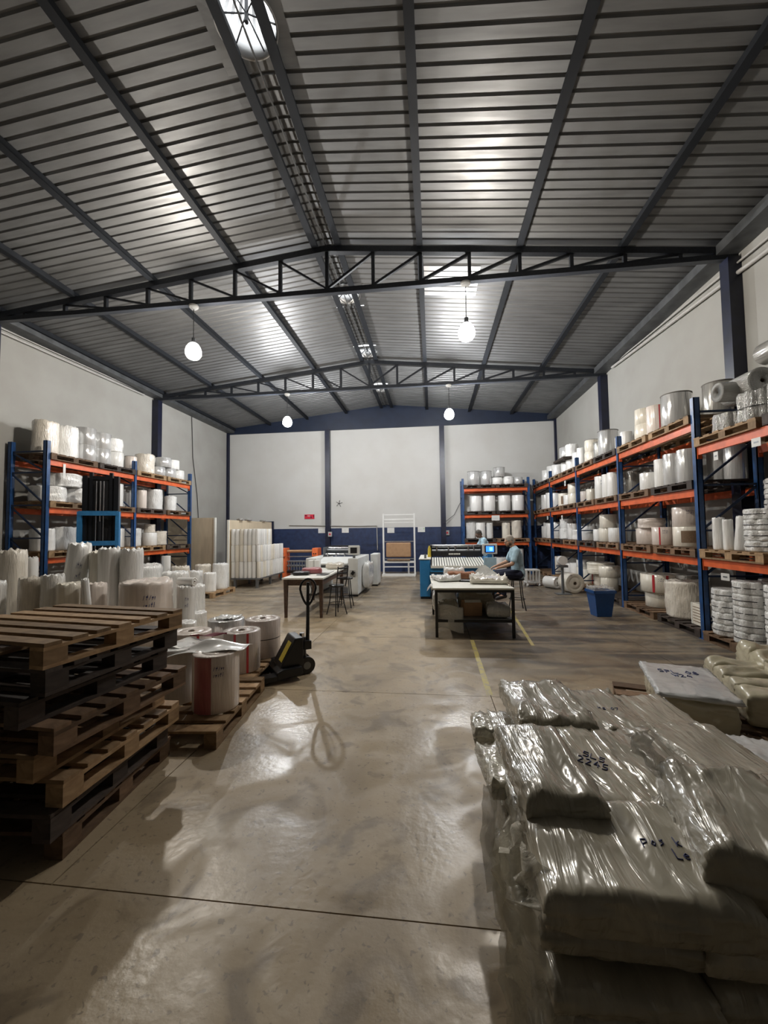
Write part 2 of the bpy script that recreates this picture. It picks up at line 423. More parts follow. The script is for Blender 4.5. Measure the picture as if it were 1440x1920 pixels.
# ridge flashing plates and turbine vents
for vi, vy in enumerate(VENTS):
    mb = MB(); nseg = 32
    inner = [(XM + VR * math.cos(2 * PI * q / nseg), vy + VR * math.sin(2 * PI * q / nseg), ZR - .035) for q in range(nseg)]
    outer = []
    for q in range(nseg):
        a = 2 * PI * q / nseg; c, s = math.cos(a), math.sin(a); f = .43 / max(abs(c), abs(s))
        outer.append((XM + c * f, vy + s * f, ZR - .045))
    mb.add(inner + outer, [(q, (q + 1) % nseg, nseg + (q + 1) % nseg, nseg + q) for q in range(nseg)])
    fl = mb.build('vent_flashing', M['galv'], ceil_o)
    lab = ['large round turbine roof vent at the ridge, nearest the camera, daylight showing through',
           'round turbine roof vent just beyond the front roof truss', 'round ridge vent before the second roof truss, middle one of the far three',
           'farthest round ridge vent, beyond the second roof truss by the back wall'][vi]
    t = thing('roof_vent', lab, 'vent', (XM, vy, ZR - .035), 0, 'turbine vents along the ridge')
    MB().lathe([(VR + .02, -.015), (VR, -.015), (VR, .30), (VR + .02, .30)], 40).build('vent_throat', M['galv2'], t)
    mb = MB()
    for q in range(6):
        a = PI * q / 3 + .3
        mb.bar((0, 0, .12), (VR * math.cos(a), VR * math.sin(a), .06), .012, .012)
    mb.tube([(0, 0, .02), (0, 0, .5)], .022, 8)
    mb.build('vent_bracket', M['steel'], t)
    for q in range(26):
        a = 2 * PI * q / 26
        f = MB(); pts = []
        for j in range(7):
            b = j / 6 * PI * .5; r = (VR + .05) * math.cos(b * .92); z = .30 + .34 * math.sin(b)
            for da in (0, .12):
                pts.append(((r) * math.cos(a + da), r * math.sin(a + da), z))
        f.add(pts, [(2 * j, 2 * j + 1, 2 * j + 3, 2 * j + 2) for j in range(6)], True)
        f.build('vent_blade', M['galv2'], t)

# purlins
PX = [XM - .22, XM + .22, -3.62, -5.35, -7.05, -8.72, -0.14, 1.60, 3.30, 4.86]
for x in PX:
    w = .075 if abs(x - XM) < .3 else .07
    h = .11; z = roof_z(x) - .004
    o = MB()
    o.b2(x - w / 2, x + w / 2, YF, YB - .06, z - h, z - .004)
    o.b2(x - w / 2 - .02, x + w / 2 + .02, YF, YB - .06, z - h - .006, z - h)
    o.build('purlin', M['purlin'], ceil_o)
# conduit with clips along the ridge
mb = MB().tube([(XM - .02, YF, ZR - .09), (XM - .02, YB, ZR - .09)], .012, 6)
mb.build('ridge_conduit', M['cord'], ceil_o)

# trusses
def truss(y, idx, label):
    t = thing('roof_truss', label, 'truss', (0, y, 0), 0, 'lattice roof trusses')
    zt = lambda x: roof_z(x) - .17
    for s, xe in ((-1, XL + .02), (1, XR - .02)):
        mb = MB().bar((XM, 0, zt(XM)), (xe, 0, zt(xe)), .11, .11); mb.build('top_chord', M['steel'], t)
    MB().b2(XL + .02, XR - .02, -.05, .05, ZC - .0, ZC + .09).build('bottom_chord', M['steel'], t)
    nl = 8; dl = (XM - XL) / nl; dr = (XR - XM) / nl
    xsl = [XM - dl * q for q in range(nl)] ; xsr = [XM + dr * q for q in range(nl)]
    for q, x in enumerate(xsl):
        MB().b2(x - .03, x + .03, -.03, .03, ZC + .09, zt(x) - .03).build('vertical_strut', M['steel'], t)
        if q < nl - 1:
            MB().bar((xsl[q + 1], 0, zt(xsl[q + 1]) - .05), (x, 0, ZC + .1), .035, .035).build('diagonal_strut', M['steel'], t)
    for q, x in enumerate(xsr):
        if q: MB().b2(x - .03, x + .03, -.03, .03, ZC + .09, zt(x) - .03).build('vertical_strut', M['steel'], t)
        if q < nl - 1:
            MB().bar((xsr[q + 1], 0, zt(xsr[q + 1]) - .05), (x, 0, ZC + .1), .045, .045).build('diagonal_strut', M['steel'], t)
    return t
truss(TY[3], 1, 'large dark lattice roof truss crossing the hall nearest the camera')
truss(TY[4], 2, 'farther dark lattice roof truss, smaller in view, nearer the back wall')

# pipes on the side walls
def pipe(pts, r, label, m='pipe', name='wall_pipe', cat='pipe'):
    o = MB().tube(pts, r, 10).build(name, M[m]); tag(o, label, cat); return o
pipe([(XR - .06, YF, 5.2), (XR - .06, 4, 5.62), (XR - .06, 11.6, 6.14)], .035, 'thick lower pale pipe sloping along the right wall under the eave')
pipe([(XR - .06, YF, 5.6), (XR - .06, 4, 5.85), (XR - .06, 11.5, 6.2)], .016, 'thin upper conduit along the right wall just above the thick pipe')
pipe([(XL + .06, YF, 5.6), (XL + .06, 11.6, 6.12)], .026, 'lower pale pipe running along the left wall under the eave')
pipe([(XL + .06, YF, 5.78), (XL + .06, 11.6, 6.19)], .014, 'thin upper conduit along the left wall under the eave')
pipe([(XL + .03, 14.2, 6.2), (XL + .03, 14.3, 4.6), (XL + .03, 14.6, 3.2), (XL + .03, 14.7, 2.3)], .012, 'thin cable hanging down the left wall beyond the rack', 'cord', 'cable', 'cable')
pipe([(-6.2, YB - .05, 2.02), (-3.3, YB - .05, 1.95), (-2.35, YB - .05, 1.95), (-2.33, YB - .05, .9)], .02, 'pale conduit along the back wall above the navy paint', 'pipe', 'wall_conduit')
pipe([(0.45, YB - .24, 2.0), (0.9, YB - .1, 2.35), (1.1, YB - .1, 2.75), (1.2, YB - .1, 2.9)], .01, 'thin cable rising from the right navy column to the back rack', 'cord', 'cable', 'cable')

# ================================================================== LAMPS
def lamp(x, y, label, bulb='bulb'):
    t = thing('pendant_lamp', label, 'lamp', (x, y, ZC), 0, 'lit globe pendant lamps')
    MB().lathe([(0.0, -.075), (.05, -.07), (.085, -.035), (.09, 0), (0, 0)], 16).build('ceiling_rose', M['white'], t)
    MB().tube([(0, 0, -.07), (0, 0, -.68)], .007, 6).build('cord', M['cord'], t)
    MB().lathe([(0, -.64), (.035, -.64), (.04, -.71), (.055, -.735), (.055, -.75)], 16).build('lamp_holder', M['greym'], t)
    MB().lathe([(.055, -.74), (.09, -.77), (.125, -.83), (.145, -.90), (.14, -.97), (.10, -1.03), (.05, -1.055), (.0, -1.06)], 20).build('lamp_globe', M['globe'], t)
    MB().lathe([(0, -.83), (.03, -.835), (.05, -.86), (.055, -.89), (.05, -.92), (.03, -.945), (0, -.95)], 14).build('bulb', M[bulb], t)
    return t
lamp(-4.5, 7.1, 'lit globe lamp hanging from the left of the near truss', 'bulb2')
lamp(.66, 7.1, 'lit globe lamp hanging from the right of the near truss', 'bulb2')
lamp(-4.5, 12.15, 'smaller-looking lit globe lamp at the left of the far truss')
lamp(.56, 12.15, 'smaller-looking lit globe lamp at the right of the far truss')

# ================================================================== PALLETS
def pallet_proto(name, m, wx, wy, nb=7, parts=True):
    t = thing(name, 'x', 'pallet')
    mbs = []
    bw = wx / 1  # boards run along x
    tb = wy / nb
    def piece(nm, mb):
        if parts: mb.build(nm, m, t)
        else: mbs.append(mb)
    board = MB().box((0, 0, 0), (wx, tb * .66, .02)).mesh('top_board'); board.materials.append(m)
    block = MB().box((0, 0, 0), (.10, .13, .078)).mesh('block'); block.materials.append(m)
    strg = MB().box((0, 0, 0), (.10, wy, .02)).mesh('stringer_board'); strg.materials.append(m)
    if parts:
        for q in range(nb):
            yy = -wy / 2 + tb * .36 + (wy - tb * .66) * q / (nb - 1)
            link('top_board', board, t, (random.uniform(-.006, .006), yy, .13)).rotation_euler.z = random.uniform(-.006, .006)
        for xx in (-wx / 2 + .05, 0, wx / 2 - .05):
            link('stringer_board', strg, t, (xx, 0, .11)); link('bottom_board', strg, t, (xx, 0, .011))
            for yy in (-wy / 2 + .065, 0, wy / 2 - .065):
                link('block', block, t, (xx, yy, .0605))
        return t
    mb = MB()
    for q in range(nb):
        yy = -wy / 2 + tb * .36 + (wy - tb * .66) * q / (nb - 1); mb.box((0, yy, .13), (wx, tb * .66, .02))
    for xx in (-wx / 2 + .05, 0, wx / 2 - .05):
        mb.box((xx, 0, .11), (.1, wy, .02)); mb.box((xx, 0, .011), (.1, wy, .02))
        for yy in (-wy / 2 + .065, 0, wy / 2 - .065): mb.box((xx, yy, .0605), (.1, .13, .078))
    bpy.data.objects.remove(t)
    o = mb.build(name, m); tag(o, 'x', 'pallet'); return o
NPAL = {}
def pallet(kind, loc, rz, label, group):
    """kind = (colour, parts)"""
    if kind not in NPAL:
        m = M[{'l': 'wood_l', 'm': 'wood_m', 'd': 'wood_d'}[kind[0]]]
        NPAL[kind] = pallet_proto('wooden_pallet', m, 1.2 if kind[2] else 1.0, 1.0 if kind[2] else 1.2, kind[3] if len(kind) > 3 else 7, kind[1])
        o = NPAL[kind]; o.location = loc; o.rotation_euler = (0, 0, rz); tag(o, label, 'pallet', group); return o
    return dup(NPAL[kind], loc, rz, label, group)

ORD = ['first', 'second', 'third', 'fourth', 'fifth', 'sixth', 'seventh', 'eighth', 'ninth', 'tenth', 'eleventh', 'twelfth', 'thirteenth', 'fourteenth', 'fifteenth', 'sixteenth', 'seventeenth', 'eighteenth', 'nineteenth', 'twentieth', 'twenty-first', 'twenty-second']
# the stack in the left foreground: eight pallets
STK = [(-2.60, 2.42, .27, 'm'), (-2.58, 2.36, .24, 'd'), (-2.55, 2.44, .20, 'l'), (-2.66, 2.42, .16, 'l'),
       (-2.52, 2.46, .10, 'm'), (-2.66, 2.44, .06, 'd'), (-2.62, 2.50, .10, 'd'), (-2.60, 2.53, .04, 'l')]
def place_stack():
    for i, (x, y, a, c) in enumerate(STK):
        nm = 'topmost' if i == 7 else ('lowest' if i == 0 else ORD[i] + ' from the floor')
        sh = {'l': 'light brown', 'm': 'brown', 'd': 'dark weathered'}[c]
        pallet((c, True, True), (x, y, .1402 * i), a - .18, f'{sh} wooden pallet, {nm} in the foreground stack at left', 'pallets stacked in the left foreground')
place_stack()

# ================================================================== RACKS
def rack(name, label, x0, x1, ylist, along='y', levels=(1.23, 2.30, 3.33), top=3.72, near=None):
    """x0 = front plane, x1 = rear plane; uprights at ylist"""
    t = thing(name, label, 'rack')
    def pt(a, b, z): return (a, b, z) if along == 'y' else (b, a, z)
    for y in ylist:
        for x in (x0, x1):
            mb = MB()
            s = .045
            # open channel profile: web and two flanges
            if along == 'y':
                mb.b2(x - s, x + s, y - s, y - s + .012, 0, top); mb.b2(x - s, x - s + .012, y - s, y + s, 0, top); mb.b2(x + s - .012, x + s, y - s, y + s, 0, top)
                mb.b2(x - .07, x + .07, y - .06, y + .06, 0, .008)
            else:
                mb.b2(y - s, y + s, x - s, x - s + .012, 0, top); mb.b2(y - s, y - s + .012, x - s, x + s, 0, top); mb.b2(y + s - .012, y + s, x - s, x + s, 0, top)
                mb.b2(y - .06, y + .06, x - .07, x + .07, 0, .008)
            mb.build('upright', M['blue_up'], t)
        zs = [.25, .95, 1.65, 2.35, 3.05, 3.5]
        for q, z in enumerate(zs):
            MB().bar(pt(x0, y, z), pt(x1, y, z), .03, .03).build('brace', M['blue_dk'], t)
            if q < len(zs) - 1:
                MB().bar(pt(x0, y, zs[q]), pt(x1, y, zs[q + 1]), .03, .03).build('brace', M['blue_dk'], t)
    for i in range(len(ylist) - 1):
        lv = near if (near and i == 0) else levels
        ya, yb = ylist[i] + .05, ylist[i + 1] - .05
        for z in lv:
            for x in (x0, x1):
                mb = MB()
                if along == 'y': mb.b2(x - .025, x + .025, ya, yb, z - .12, z)
                else: mb.b2(ya, yb, x - .025, x + .025, z - .12, z)
                o = mb.build('beam', M['orange'], t)
                for yy in (ya, yb):
                    mb2 = MB()
                    sgn = -1 if x == x0 else 1
                    if x0 > x1: sgn = -sgn
                    if along == 'y': mb2.b2(x - .03, x + .03, yy - .012, yy + .012, z - .18, z + .02)
                    else: mb2.b2(yy - .012, yy + .012, x - .03, x + .03, z - .18, z + .02)
                    mb2.build('beam_connector', M['orange'], o)
    return t
RY = [4.15, 6.75, 9.35, 11.95, 14.55, 16.85]
rack('pallet_rack', 'long blue and orange pallet rack along the right wall', 4.10, 4.95, RY, near=(1.23, 2.93))
LY = [7.57, 10.1, 12.65]
rack('pallet_rack', 'blue and orange pallet rack against the left wall', -8.10, -8.95, LY)
rack('pallet_rack', 'short pallet rack standing across the back wall corner', 16.0, 16.85, [1.2, 3.68], along='x')

ZD = {'top': 3.33, 'middle': 2.30, 'low': 1.23, 'floor': 0.0, 'neartop': 2.93, 'nearlow': 1.23}
random.seed(11)
for bi in range(5):
    ya, yb = RY[bi], RY[bi + 1]
    for lv in (('top', 'middle', 'low', 'floor') if bi else ('neartop', 'nearlow', 'floor')):
        z = ZD[lv]; npal = 2
        L_ = (yb - ya) / 2
        for q in range(2):
            yc = ya + L_ * (q + .5)
            w = 1.2
            if bi == 4: w = 1.05
            c = random.choice('lmmd')
            near = bi <= 1
            kind = (c, near, False, 6)
            if lv == 'floor': x = 4.53 + random.uniform(-.02, .03)
            else: x = 4.53
            lvn = {'neartop': 'upper', 'nearlow': 'lower'}.get(lv, lv)
            bay = ['nearest bay', 'first full bay', 'second full bay', 'third full bay', 'last bay'][bi]
            lvl = 'on the floor below' if lv == 'floor' else f'on the {lvn} level of'
            if lv == 'floor' and bi == 0 and q == 0: continue
            o = pallet(kind, (x, yc, z), random.uniform(-.01, .01), f'wooden pallet {lvl} the right rack, {bay}, {"nearer" if q == 0 else "farther"} one', 'pallets in the right rack')
            if bi == 4: o.scale = (1, .92, 1)
for bi in range(2):
    ya, yb = LY[bi], LY[bi + 1]
    for lv in ('top', 'middle', 'low'):
        for q in range(2):
            yc = ya + (yb - ya) / 2 * (q + .5)
            pallet((random.choice('lmd'), False, False, 6), (-8.52, yc, ZD[lv]), 0, f'wooden pallet on the {lv} level of the left rack, {"near" if bi == 0 else "far"} bay, {"nearer" if q == 0 else "farther"} one', 'pallets in the left rack')
for lv in ('top', 'middle', 'low'):
    for q in range(2):
        pallet((random.choice('md'), False, False, 6), (1.2 + 2.48 / 2 * (q + .5), 16.42, ZD[lv]), PI / 2, f'wooden pallet on the {lv} level of the back corner rack, {"left" if q == 0 else "right"} one', 'pallets in the back corner rack')

# ================================================================== ROLLS
def roll_mesh(n=28):
    mb = MB()
    mb.lathe([(.16, .05), (.16, 0), (.97, 0), (1.0, .015), (1.0, .985), (.97, 1.0), (.62, 1.0), (.60, .985), (.58, 1.0), (.20, 1.0), (.16, .985), (.16, .90)], n)
    return mb
ROLL_ME = {}
def soft_mesh(seed, n=40, m=22, lump=.06, ruff=.05):
    """wrapped roll: lumpy cylinder with a ruffled, gathered top"""
    vs = []; prof_ = []
    for j in range(m + 1):
        t = j / m
        prof_.append((1.0 if 0.04 < t < .96 else .95, t))
    prof_ += [(.86, 1.0), (.7, 1.01), (.5, 1.0), (.28, .98), (.1, .97), (.0, .965)]
    prof_ = [(0, 0), (.6, 0)] + prof_
    for r, z in prof_:
        for k in range(n):
            a = 2 * PI * k / n
            nv = noise.noise(Vector((math.cos(a) * 2.2, math.sin(a) * 2.2, z * 2.5 + seed * 7.3)))
            nv2 = noise.noise(Vector((math.cos(a) * 6, math.sin(a) * 6, z * 7 + seed * 3.1)))
            rr = r * (1 + lump * nv + lump * .5 * nv2)
            zz = z
            if z >= .99 and r > .05: zz = z + ruff * noise.noise(Vector((math.cos(a) * 5 * r, math.sin(a) * 5 * r, seed * 1.7)))
            vs.append((rr * math.cos(a), rr * math.sin(a), max(0, zz)))
    fs = []
    for i in range(len(prof_) - 1):
        for k in range(n):
            k2 = (k + 1) % n; fs.append((i * n + k, i * n + k2, (i + 1) * n + k2, (i + 1) * n + k))
    mb = MB(); mb.add(vs, fs, True); return mb
def cluster_mesh(seed, tiers=1):
    """bundle of four small rolls shrink-wrapped together: lobed outline"""
    n = 48; vs = []; m = 10
    prof_ = [(0, 0), (.7, 0)] + [(1 - (.05 if (j in (0, m)) else 0), j / m) for j in range(m + 1)] + [(.7, 1.0), (.3, .97), (0, .96)]
    for r, z in prof_:
        for k in range(n):
            a = 2 * PI * k / n
            lob = .86 + .14 * abs(math.cos(4 * a)) ** .6
            nv = noise.noise(Vector((math.cos(a) * 3, math.sin(a) * 3, z * 3 + seed)))
            rr = r * lob * (1 + .05 * nv)
            vs.append((rr * math.cos(a), rr * math.sin(a), z + (.03 * nv if z > .95 and r > .1 else 0)))
    fs = []
    for i in range(len(prof_) - 1):
        for k in range(n):
            k2 = (k + 1) % n; fs.append((i * n + k, i * n + k2, (i + 1) * n + k2, (i + 1) * n + k))
    mb = MB(); mb.add(vs, fs, True); return mb
PROTO = {}
def mesh_for(key, matname):
    k = (key, matname)
    if k not in PROTO:
        if key == 'roll': mb = roll_mesh()
        elif key.startswith('soft'): mb = soft_mesh(int(key[4:]))
        elif key.startswith('clus'): mb = cluster_mesh(int(key[4:]))
        elif key == 'core': mb = MB().lathe([(.12, .02), (.16, .02), (.16, .97), (.165, 1.012), (.12, 1.012), (.12, .02)], 18)
        elif key == 'rimd': mb = MB().lathe([(.3, 1.0), (1.03, 1.0), (1.03, 1.02), (.3, 1.02), (.3, 1.0)], 28)
        elif key == 'band': mb = MB().lathe([(.98, -.012), (1.005, -.012), (1.005, .012), (.98, .012)], 28)
        elif key == 'tape':
            mb = MB(); n = 3; w = .06
            mb.add([(1.012 * math.cos(w * (q - 1.5) / 1.5), 1.012 * math.sin(w * (q - 1.5) / 1.5), z) for q in range(4) for z in (.01, .99)], [(2 * q, 2 * q + 2, 2 * q + 3, 2 * q + 1) for q in range(3)], True)
        elif key == 'paper':
            mb = MB(); w = .42
            mb.add([(1.013 * math.cos(w * (q - 3) / 3), 1.013 * math.sin(w * (q - 3) / 3), z) for q in range(7) for z in (.2, .8)], [(2 * q, 2 * q + 2, 2 * q + 3, 2 * q + 1) for q in range(6)], True)
        elif key == 'mark':
            mb = MB(); rr = random.Random(5)
            for row in range(2):
                a = -.12
                while a < .3:
                    w = rr.uniform(.03, .08); z0 = .76 - row * .11; h = rr.uniform(.04, .075)
                    mb.add([(1.014 * math.cos(a), 1.014 * math.sin(a), z0), (1.014 * math.cos(a + .018), 1.014 * math.sin(a + .018), z0), (1.014 * math.cos(a + w), 1.014 * math.sin(a + w), z0 + h), (1.014 * math.cos(a + w - .018), 1.014 * math.sin(a + w - .018), z0 + h)], [(0, 1, 2, 3)])
                    if rr.random() < .6:
                        mb.add([(1.014 * math.cos(a), 1.014 * math.sin(a), z0 + h * .5), (1.014 * math.cos(a + w), 1.014 * math.sin(a + w), z0 + h * .5), (1.014 * math.cos(a + w), 1.014 * math.sin(a + w), z0 + h * .5 + .018), (1.014 * math.cos(a), 1.014 * math.sin(a), z0 + h * .5 + .018)], [(0, 1, 2, 3)])
                    a += w + rr.uniform(.02, .05)
        me = mb.mesh(key); me.materials.append(M[matname]); PROTO[k] = me
    return PROTO[k]
LOOK = {'f_white': 'white', 'f_cream': 'cream', 'f_pinkish': 'pale pinkish', 'f_silver': 'silvery', 'f_grey': 'grey', 'f_print': 'printed',
        'wrap_w': 'crinkled white-wrapped', 'wrap_c': 'crinkled cream-wrapped', 'wrap_g': 'crinkled clear-wrapped'}
def roll(x, y, z, r, h, m='f_white', kind='roll', extra=(), label='x', group=None, tilt=None, name=None, ang=None):
    """extra: rim / tape / paper / mark / core"""
    z += .0015
    sc = (r, r, h)
    a = ang if ang is not None else math.atan2(-y, -x)
    nm = name or ('film_roll' if kind == 'roll' else ('wrapped_roll' if kind.startswith('soft') else 'roll_bundle'))
    t = thing(nm, label, 'roll', (x, y, z), 0, group)
    if tilt: t.rotation_euler = tilt
    body = link('roll_body' if kind == 'roll' else 'wrapped_body', mesh_for(kind, m), t); body.scale = sc
    body.rotation_euler.z = random.uniform(0, 6) if kind != 'roll' else 0
    for e in extra:
        if e == 'rim': o = link('edge_disc', mesh_for('rimd', 'rim'), t); o.scale = sc
        if e == 'core': o = link('core', mesh_for('core', 'core'), t); o.scale = sc
        if e == 'tape': o = link('tape_strip', mesh_for('tape', 'red'), t); o.scale = sc; o.rotation_euler.z = a + .3; tag(o, 'red tape strip')
        if e == 'tape2': o = link('tape_strip', mesh_for('tape', 'red'), t); o.scale = sc; o.rotation_euler.z = a - .35; tag(o, 'red tape strip')
        if e == 'redwide': o = link('tape_strip', mesh_for('paper', 'pink'), t); o.scale = (r, r, h * 1.62); o.location.z = -h * .31; o.rotation_euler.z = a - .62; tag(o, 'wide red printed band')
        if e == 'paper': o = link('paper_label', mesh_for('paper', 'brownl'), t); o.scale = sc; o.rotation_euler.z = a - .1; tag(o, 'brown paper label')
        if e == 'mark': o = link('marker_writing', mesh_for('mark', 'ink'), t); o.scale = (sc[0] * 1.02, sc[1] * 1.02, sc[2]); o.rotation_euler.z = a; tag(o, 'handwritten marker figures')
        if e == 'band':
            for q in (.5,): o = link('band', mesh_for('band', 'black'), t); o.scale = (r, r, .4); o.location.z = h * q
    return t

def row(items, where, group, axis='y', near='near end'):
    """items: (x,y,zdeck,r,h,mat,kind,extra,stack) sorted for ordinals; stack: 0 on deck, 1 resting on another"""
    base = sorted([it for it in items if not it[8]], key=lambda i: i[1] if axis == 'y' else i[0])
    up = sorted([it for it in items if it[8]], key=lambda i: i[1] if axis == 'y' else i[0])
    for lst, suffix in ((base, ''), (up, 'stacked ')):
        for i, it in enumerate(lst):
            x, y, z, r, h, m, k, ex, st = it
            what = 'film roll' if k == 'roll' else ('roll' if k.startswith('soft') else 'roll bundle')
            lab = f'{suffix}{LOOK[m]} {what}, {ORD[i]} from {near}, {where}'
            roll(x, y, z, r, h, m, k, ex, lab, group)
W, C_, S_, G_, K_ = 'f_white', 'f_cream', 'f_silver', 'f_grey', 'f_pinkish'
T3, T2, T1, T0 = 3.47, 2.44, 1.37, .14
row([(4.42, 7.78, T3, .235, .62, S_, 'roll', ('rim',), 0), (4.76, 7.22, T3, .22, .60, G_, 'roll', ('rim',), 0), (4.42, 8.86, T3, .20, .36, C_, 'roll', ('core',), 0),
     (4.42, 8.44, T3, .17, .62, K_, 'roll', ('tape',), 0), (4.42, 9.70, T3, .12, .42, W, 'roll', (), 0), (4.45, 10.02, T3, .13, .38, W, 'soft1', (), 0),
     (4.45, 10.72, T3, .23, .68, S_, 'roll', ('rim',), 0), (4.45, 11.22, T3, .16, .5, G_, 'roll', ('rim',), 0),
     (4.45, 11.75, T3, .20, .34, C_, 'roll', (), 0), (4.4, 12.4, T3, .13, .6, W, 'roll', (), 0), (4.45, 12.85, T3, .17, .55, W, 'roll', (), 0),
     (4.45, 13.35, T3, .2, .42, W, 'roll', (), 0), (4.45, 13.85, T3, .2, .42, W, 'roll', (), 0), (4.45, 14.9, T3, .2, .5, W, 'roll', (), 0), (4.45, 15.5, T3, .2, .55, W, 'roll', (), 0), (4.45, 16.2, T3, .2, .5, W, 'roll', (), 0),
     (4.42, 8.86, T3 + .362, .19, .32, C_, 'roll', (), 1), (4.45, 11.75, T3 + .342, .19, .34, C_, 'roll', ('rim',), 1), (4.45, 13.35, T3 + .5, .2, .40, W, 'soft2', (), 1), (4.45, 13.9, T3 + .5, .22, .42, S_, 'roll', ('rim',), 1)],
    'top level of right rack', 'rolls on the top level of the right rack')
# board between the stacked rolls
o = MB().b2(4.1, 4.85, 13.1, 14.15, T3 + .43, T3 + .50).build('separator_board', M['wood_d']); tag(o, 'dark wooden board lying between stacked rolls high on the right rack', 'board')
TN = 3.07
row([(4.33, 6.38, TN, .20, .27, 'wrap_g', 'clus1', (), 0), (4.36, 5.90, TN, .22, .42, 'wrap_g', 'clus2', ('band',), 0), (4.36, 5.38, TN, .22, .42, 'wrap_g', 'clus2', ('band',), 0),
     (4.70, 6.40, TN, .16, .36, S_, 'soft3', (), 0)],
    'upper level of the nearest bay', 'rolls on the nearest bay of the right rack')
def lying(x, y, z, r, L, m, label, group, ang=0.0, name='film_roll', extra=('core',)):
    t = roll(x, y, z + r, r, L, m, 'roll', extra, label, group)
    t.rotation_euler = (PI / 2, 0, ang); t.name = name
    return t
lying(4.12, 6.28, TN + .43, .14, .75, 'wrap_g', 'clear-wrapped film roll lying across the bundles at the top right edge', 'rolls on the nearest bay of the right rack', PI / 2)
lying(4.50, 5.98, TN + .43, .19, .6, 'wrap_g', 'thick clear-wrapped roll lying at the top right picture edge', 'rolls on the nearest bay of the right rack', PI)
lying(4.52, 5.95, TN + .81, .15, .6, 'f_grey', 'grey roll lying highest of all, its core hole facing the camera', 'rolls on the nearest bay of the right rack', 0)
row([(4.45, 8.82, T2, .19, .38, W, 'roll', (), 0), (4.45, 8.37, T2, .14, .58, W, 'roll', (), 0), (4.42, 7.92, T2, .18, .60, S_, 'roll', (), 0), (4.42, 7.5, T2, .18, .60, S_, 'roll', (), 0),
     (4.82, 7.42, T2, .15, .56, S_, 'roll', (), 0), (4.82, 7.02, T2, .15, .56, S_, 'roll', (), 0),
     (4.42, 11.15, T2, .16, .62, W, 'roll', ('mark',), 0), (4.42, 10.75, T2, .14, .62, W, 'roll', ('mark',), 0), (4.42, 10.42, T2, .15, .62, W, 'roll', (), 0), (4.8, 10.3, T2, .15, .62, G_, 'roll', (), 0),
     (4.42, 11.85, T2, .13, .36, C_, 'roll', (), 0), (4.42, 12.3, T2, .13, .34, K_, 'roll', (), 0), (4.45, 13.3, T2, .19, .36, C_, 'roll', (), 0), (4.45, 14.3, T2, .19, .46, C_, 'roll', ('paper',), 0),
     (4.45, 13.8, T2, .17, .36, W, 'roll', (), 0), (4.45, 15.2, T2, .2, .55, W, 'roll', (), 0), (4.45, 15.75, T2, .2, .62, W, 'roll', (), 0), (4.45, 16.4, T2, .2, .6, W, 'roll', (), 0),
     (4.45, 13.3, T2 + .362, .18, .32, C_, 'roll', (), 1)],
    'middle level of right rack', 'rolls on the middle level of the right rack')
row([(4.45, 8.95, T1, .24, .32, K_, 'roll', ('tape',), 0), (4.45, 8.42, T1, .2, .34, K_, 'roll', ('tape2', 'mark'), 0), (4.45, 7.62, T1, .25, .34, C_, 'roll', ('paper',), 0),
     (4.45, 10.95, T1, .21, .34, C_, 'roll', (), 0), (4.45, 10.4, T1, .2, .34, W, 'roll', (), 0), (4.83, 9.9, T1, .16, .42, G_, 'roll', (), 0), (4.42, 11.45, T1, .13, .31, W, 'roll', (), 0), (4.45, 12.25, T1, .22, .4, W, 'roll', ('mark',), 0),
     (4.45, 13.0, T1, .2, .3, W, 'soft4', (), 0), (4.45, 13.5, T1, .17, .5, W, 'roll', (), 0), (4.45, 14.15, T1, .22, .34, 'wrap_w', 'soft5', (), 0), (4.45, 15.2, T1, .22, .58, W, 'roll', (), 0), (4.45, 15.8, T1, .22, .55, W, 'roll', (), 0), (4.45, 16.4, T1, .22, .45, W, 'roll', (), 0),
     (4.45, 8.85, T1 + .322, .24, .20, K_, 'soft6', (), 1), (4.45, 7.64, T1 + .342, .24, .34, K_, 'roll', ('mark',), 1), (4.45, 10.9, T1 + .342, .2, .34, C_, 'roll', (), 1), (4.45, 14.15, T1 + .342, .2, .32, 'wrap_w', 'soft7', (), 1), (4.45, 16.4, T1 + .452, .15, .14, W, 'roll', (), 1)],
    'low level of right rack', 'rolls on the low level of the right rack')
G = 'rolls in the nearest bay of the right rack'
for i, (x, y, h, r) in enumerate([(4.2, 6.52, .46, .075), (4.2, 6.33, .43, .06), (4.22, 6.15, .47, .065)]):
    roll(x, y, T1, r, h, W, 'soft%d' % (8 + i), (), ['slim white tube standing beside the near upright, lower level', 'middle one of three slim white tubes by the near upright', 'slim white tube leaning slightly, next to the banded bundles'][i], G, tilt=(0, .05 * i, 0) if i == 2 else None)
for i, (x, y) in enumerate([(4.34, 5.85), (4.34, 5.35), (4.78, 6.08), (4.78, 5.5)]):
    for q in range(4 if i < 2 else 7):
        roll(x, y, T1 + q * .141, .225, .139, 'wrap_w', 'clus%d' % (q + i), ('band',), f'banded white roll bundle, {ORD[q]} up in the {["front", "front near", "rear", "rear near"][i]} tower, nearest bay', G)
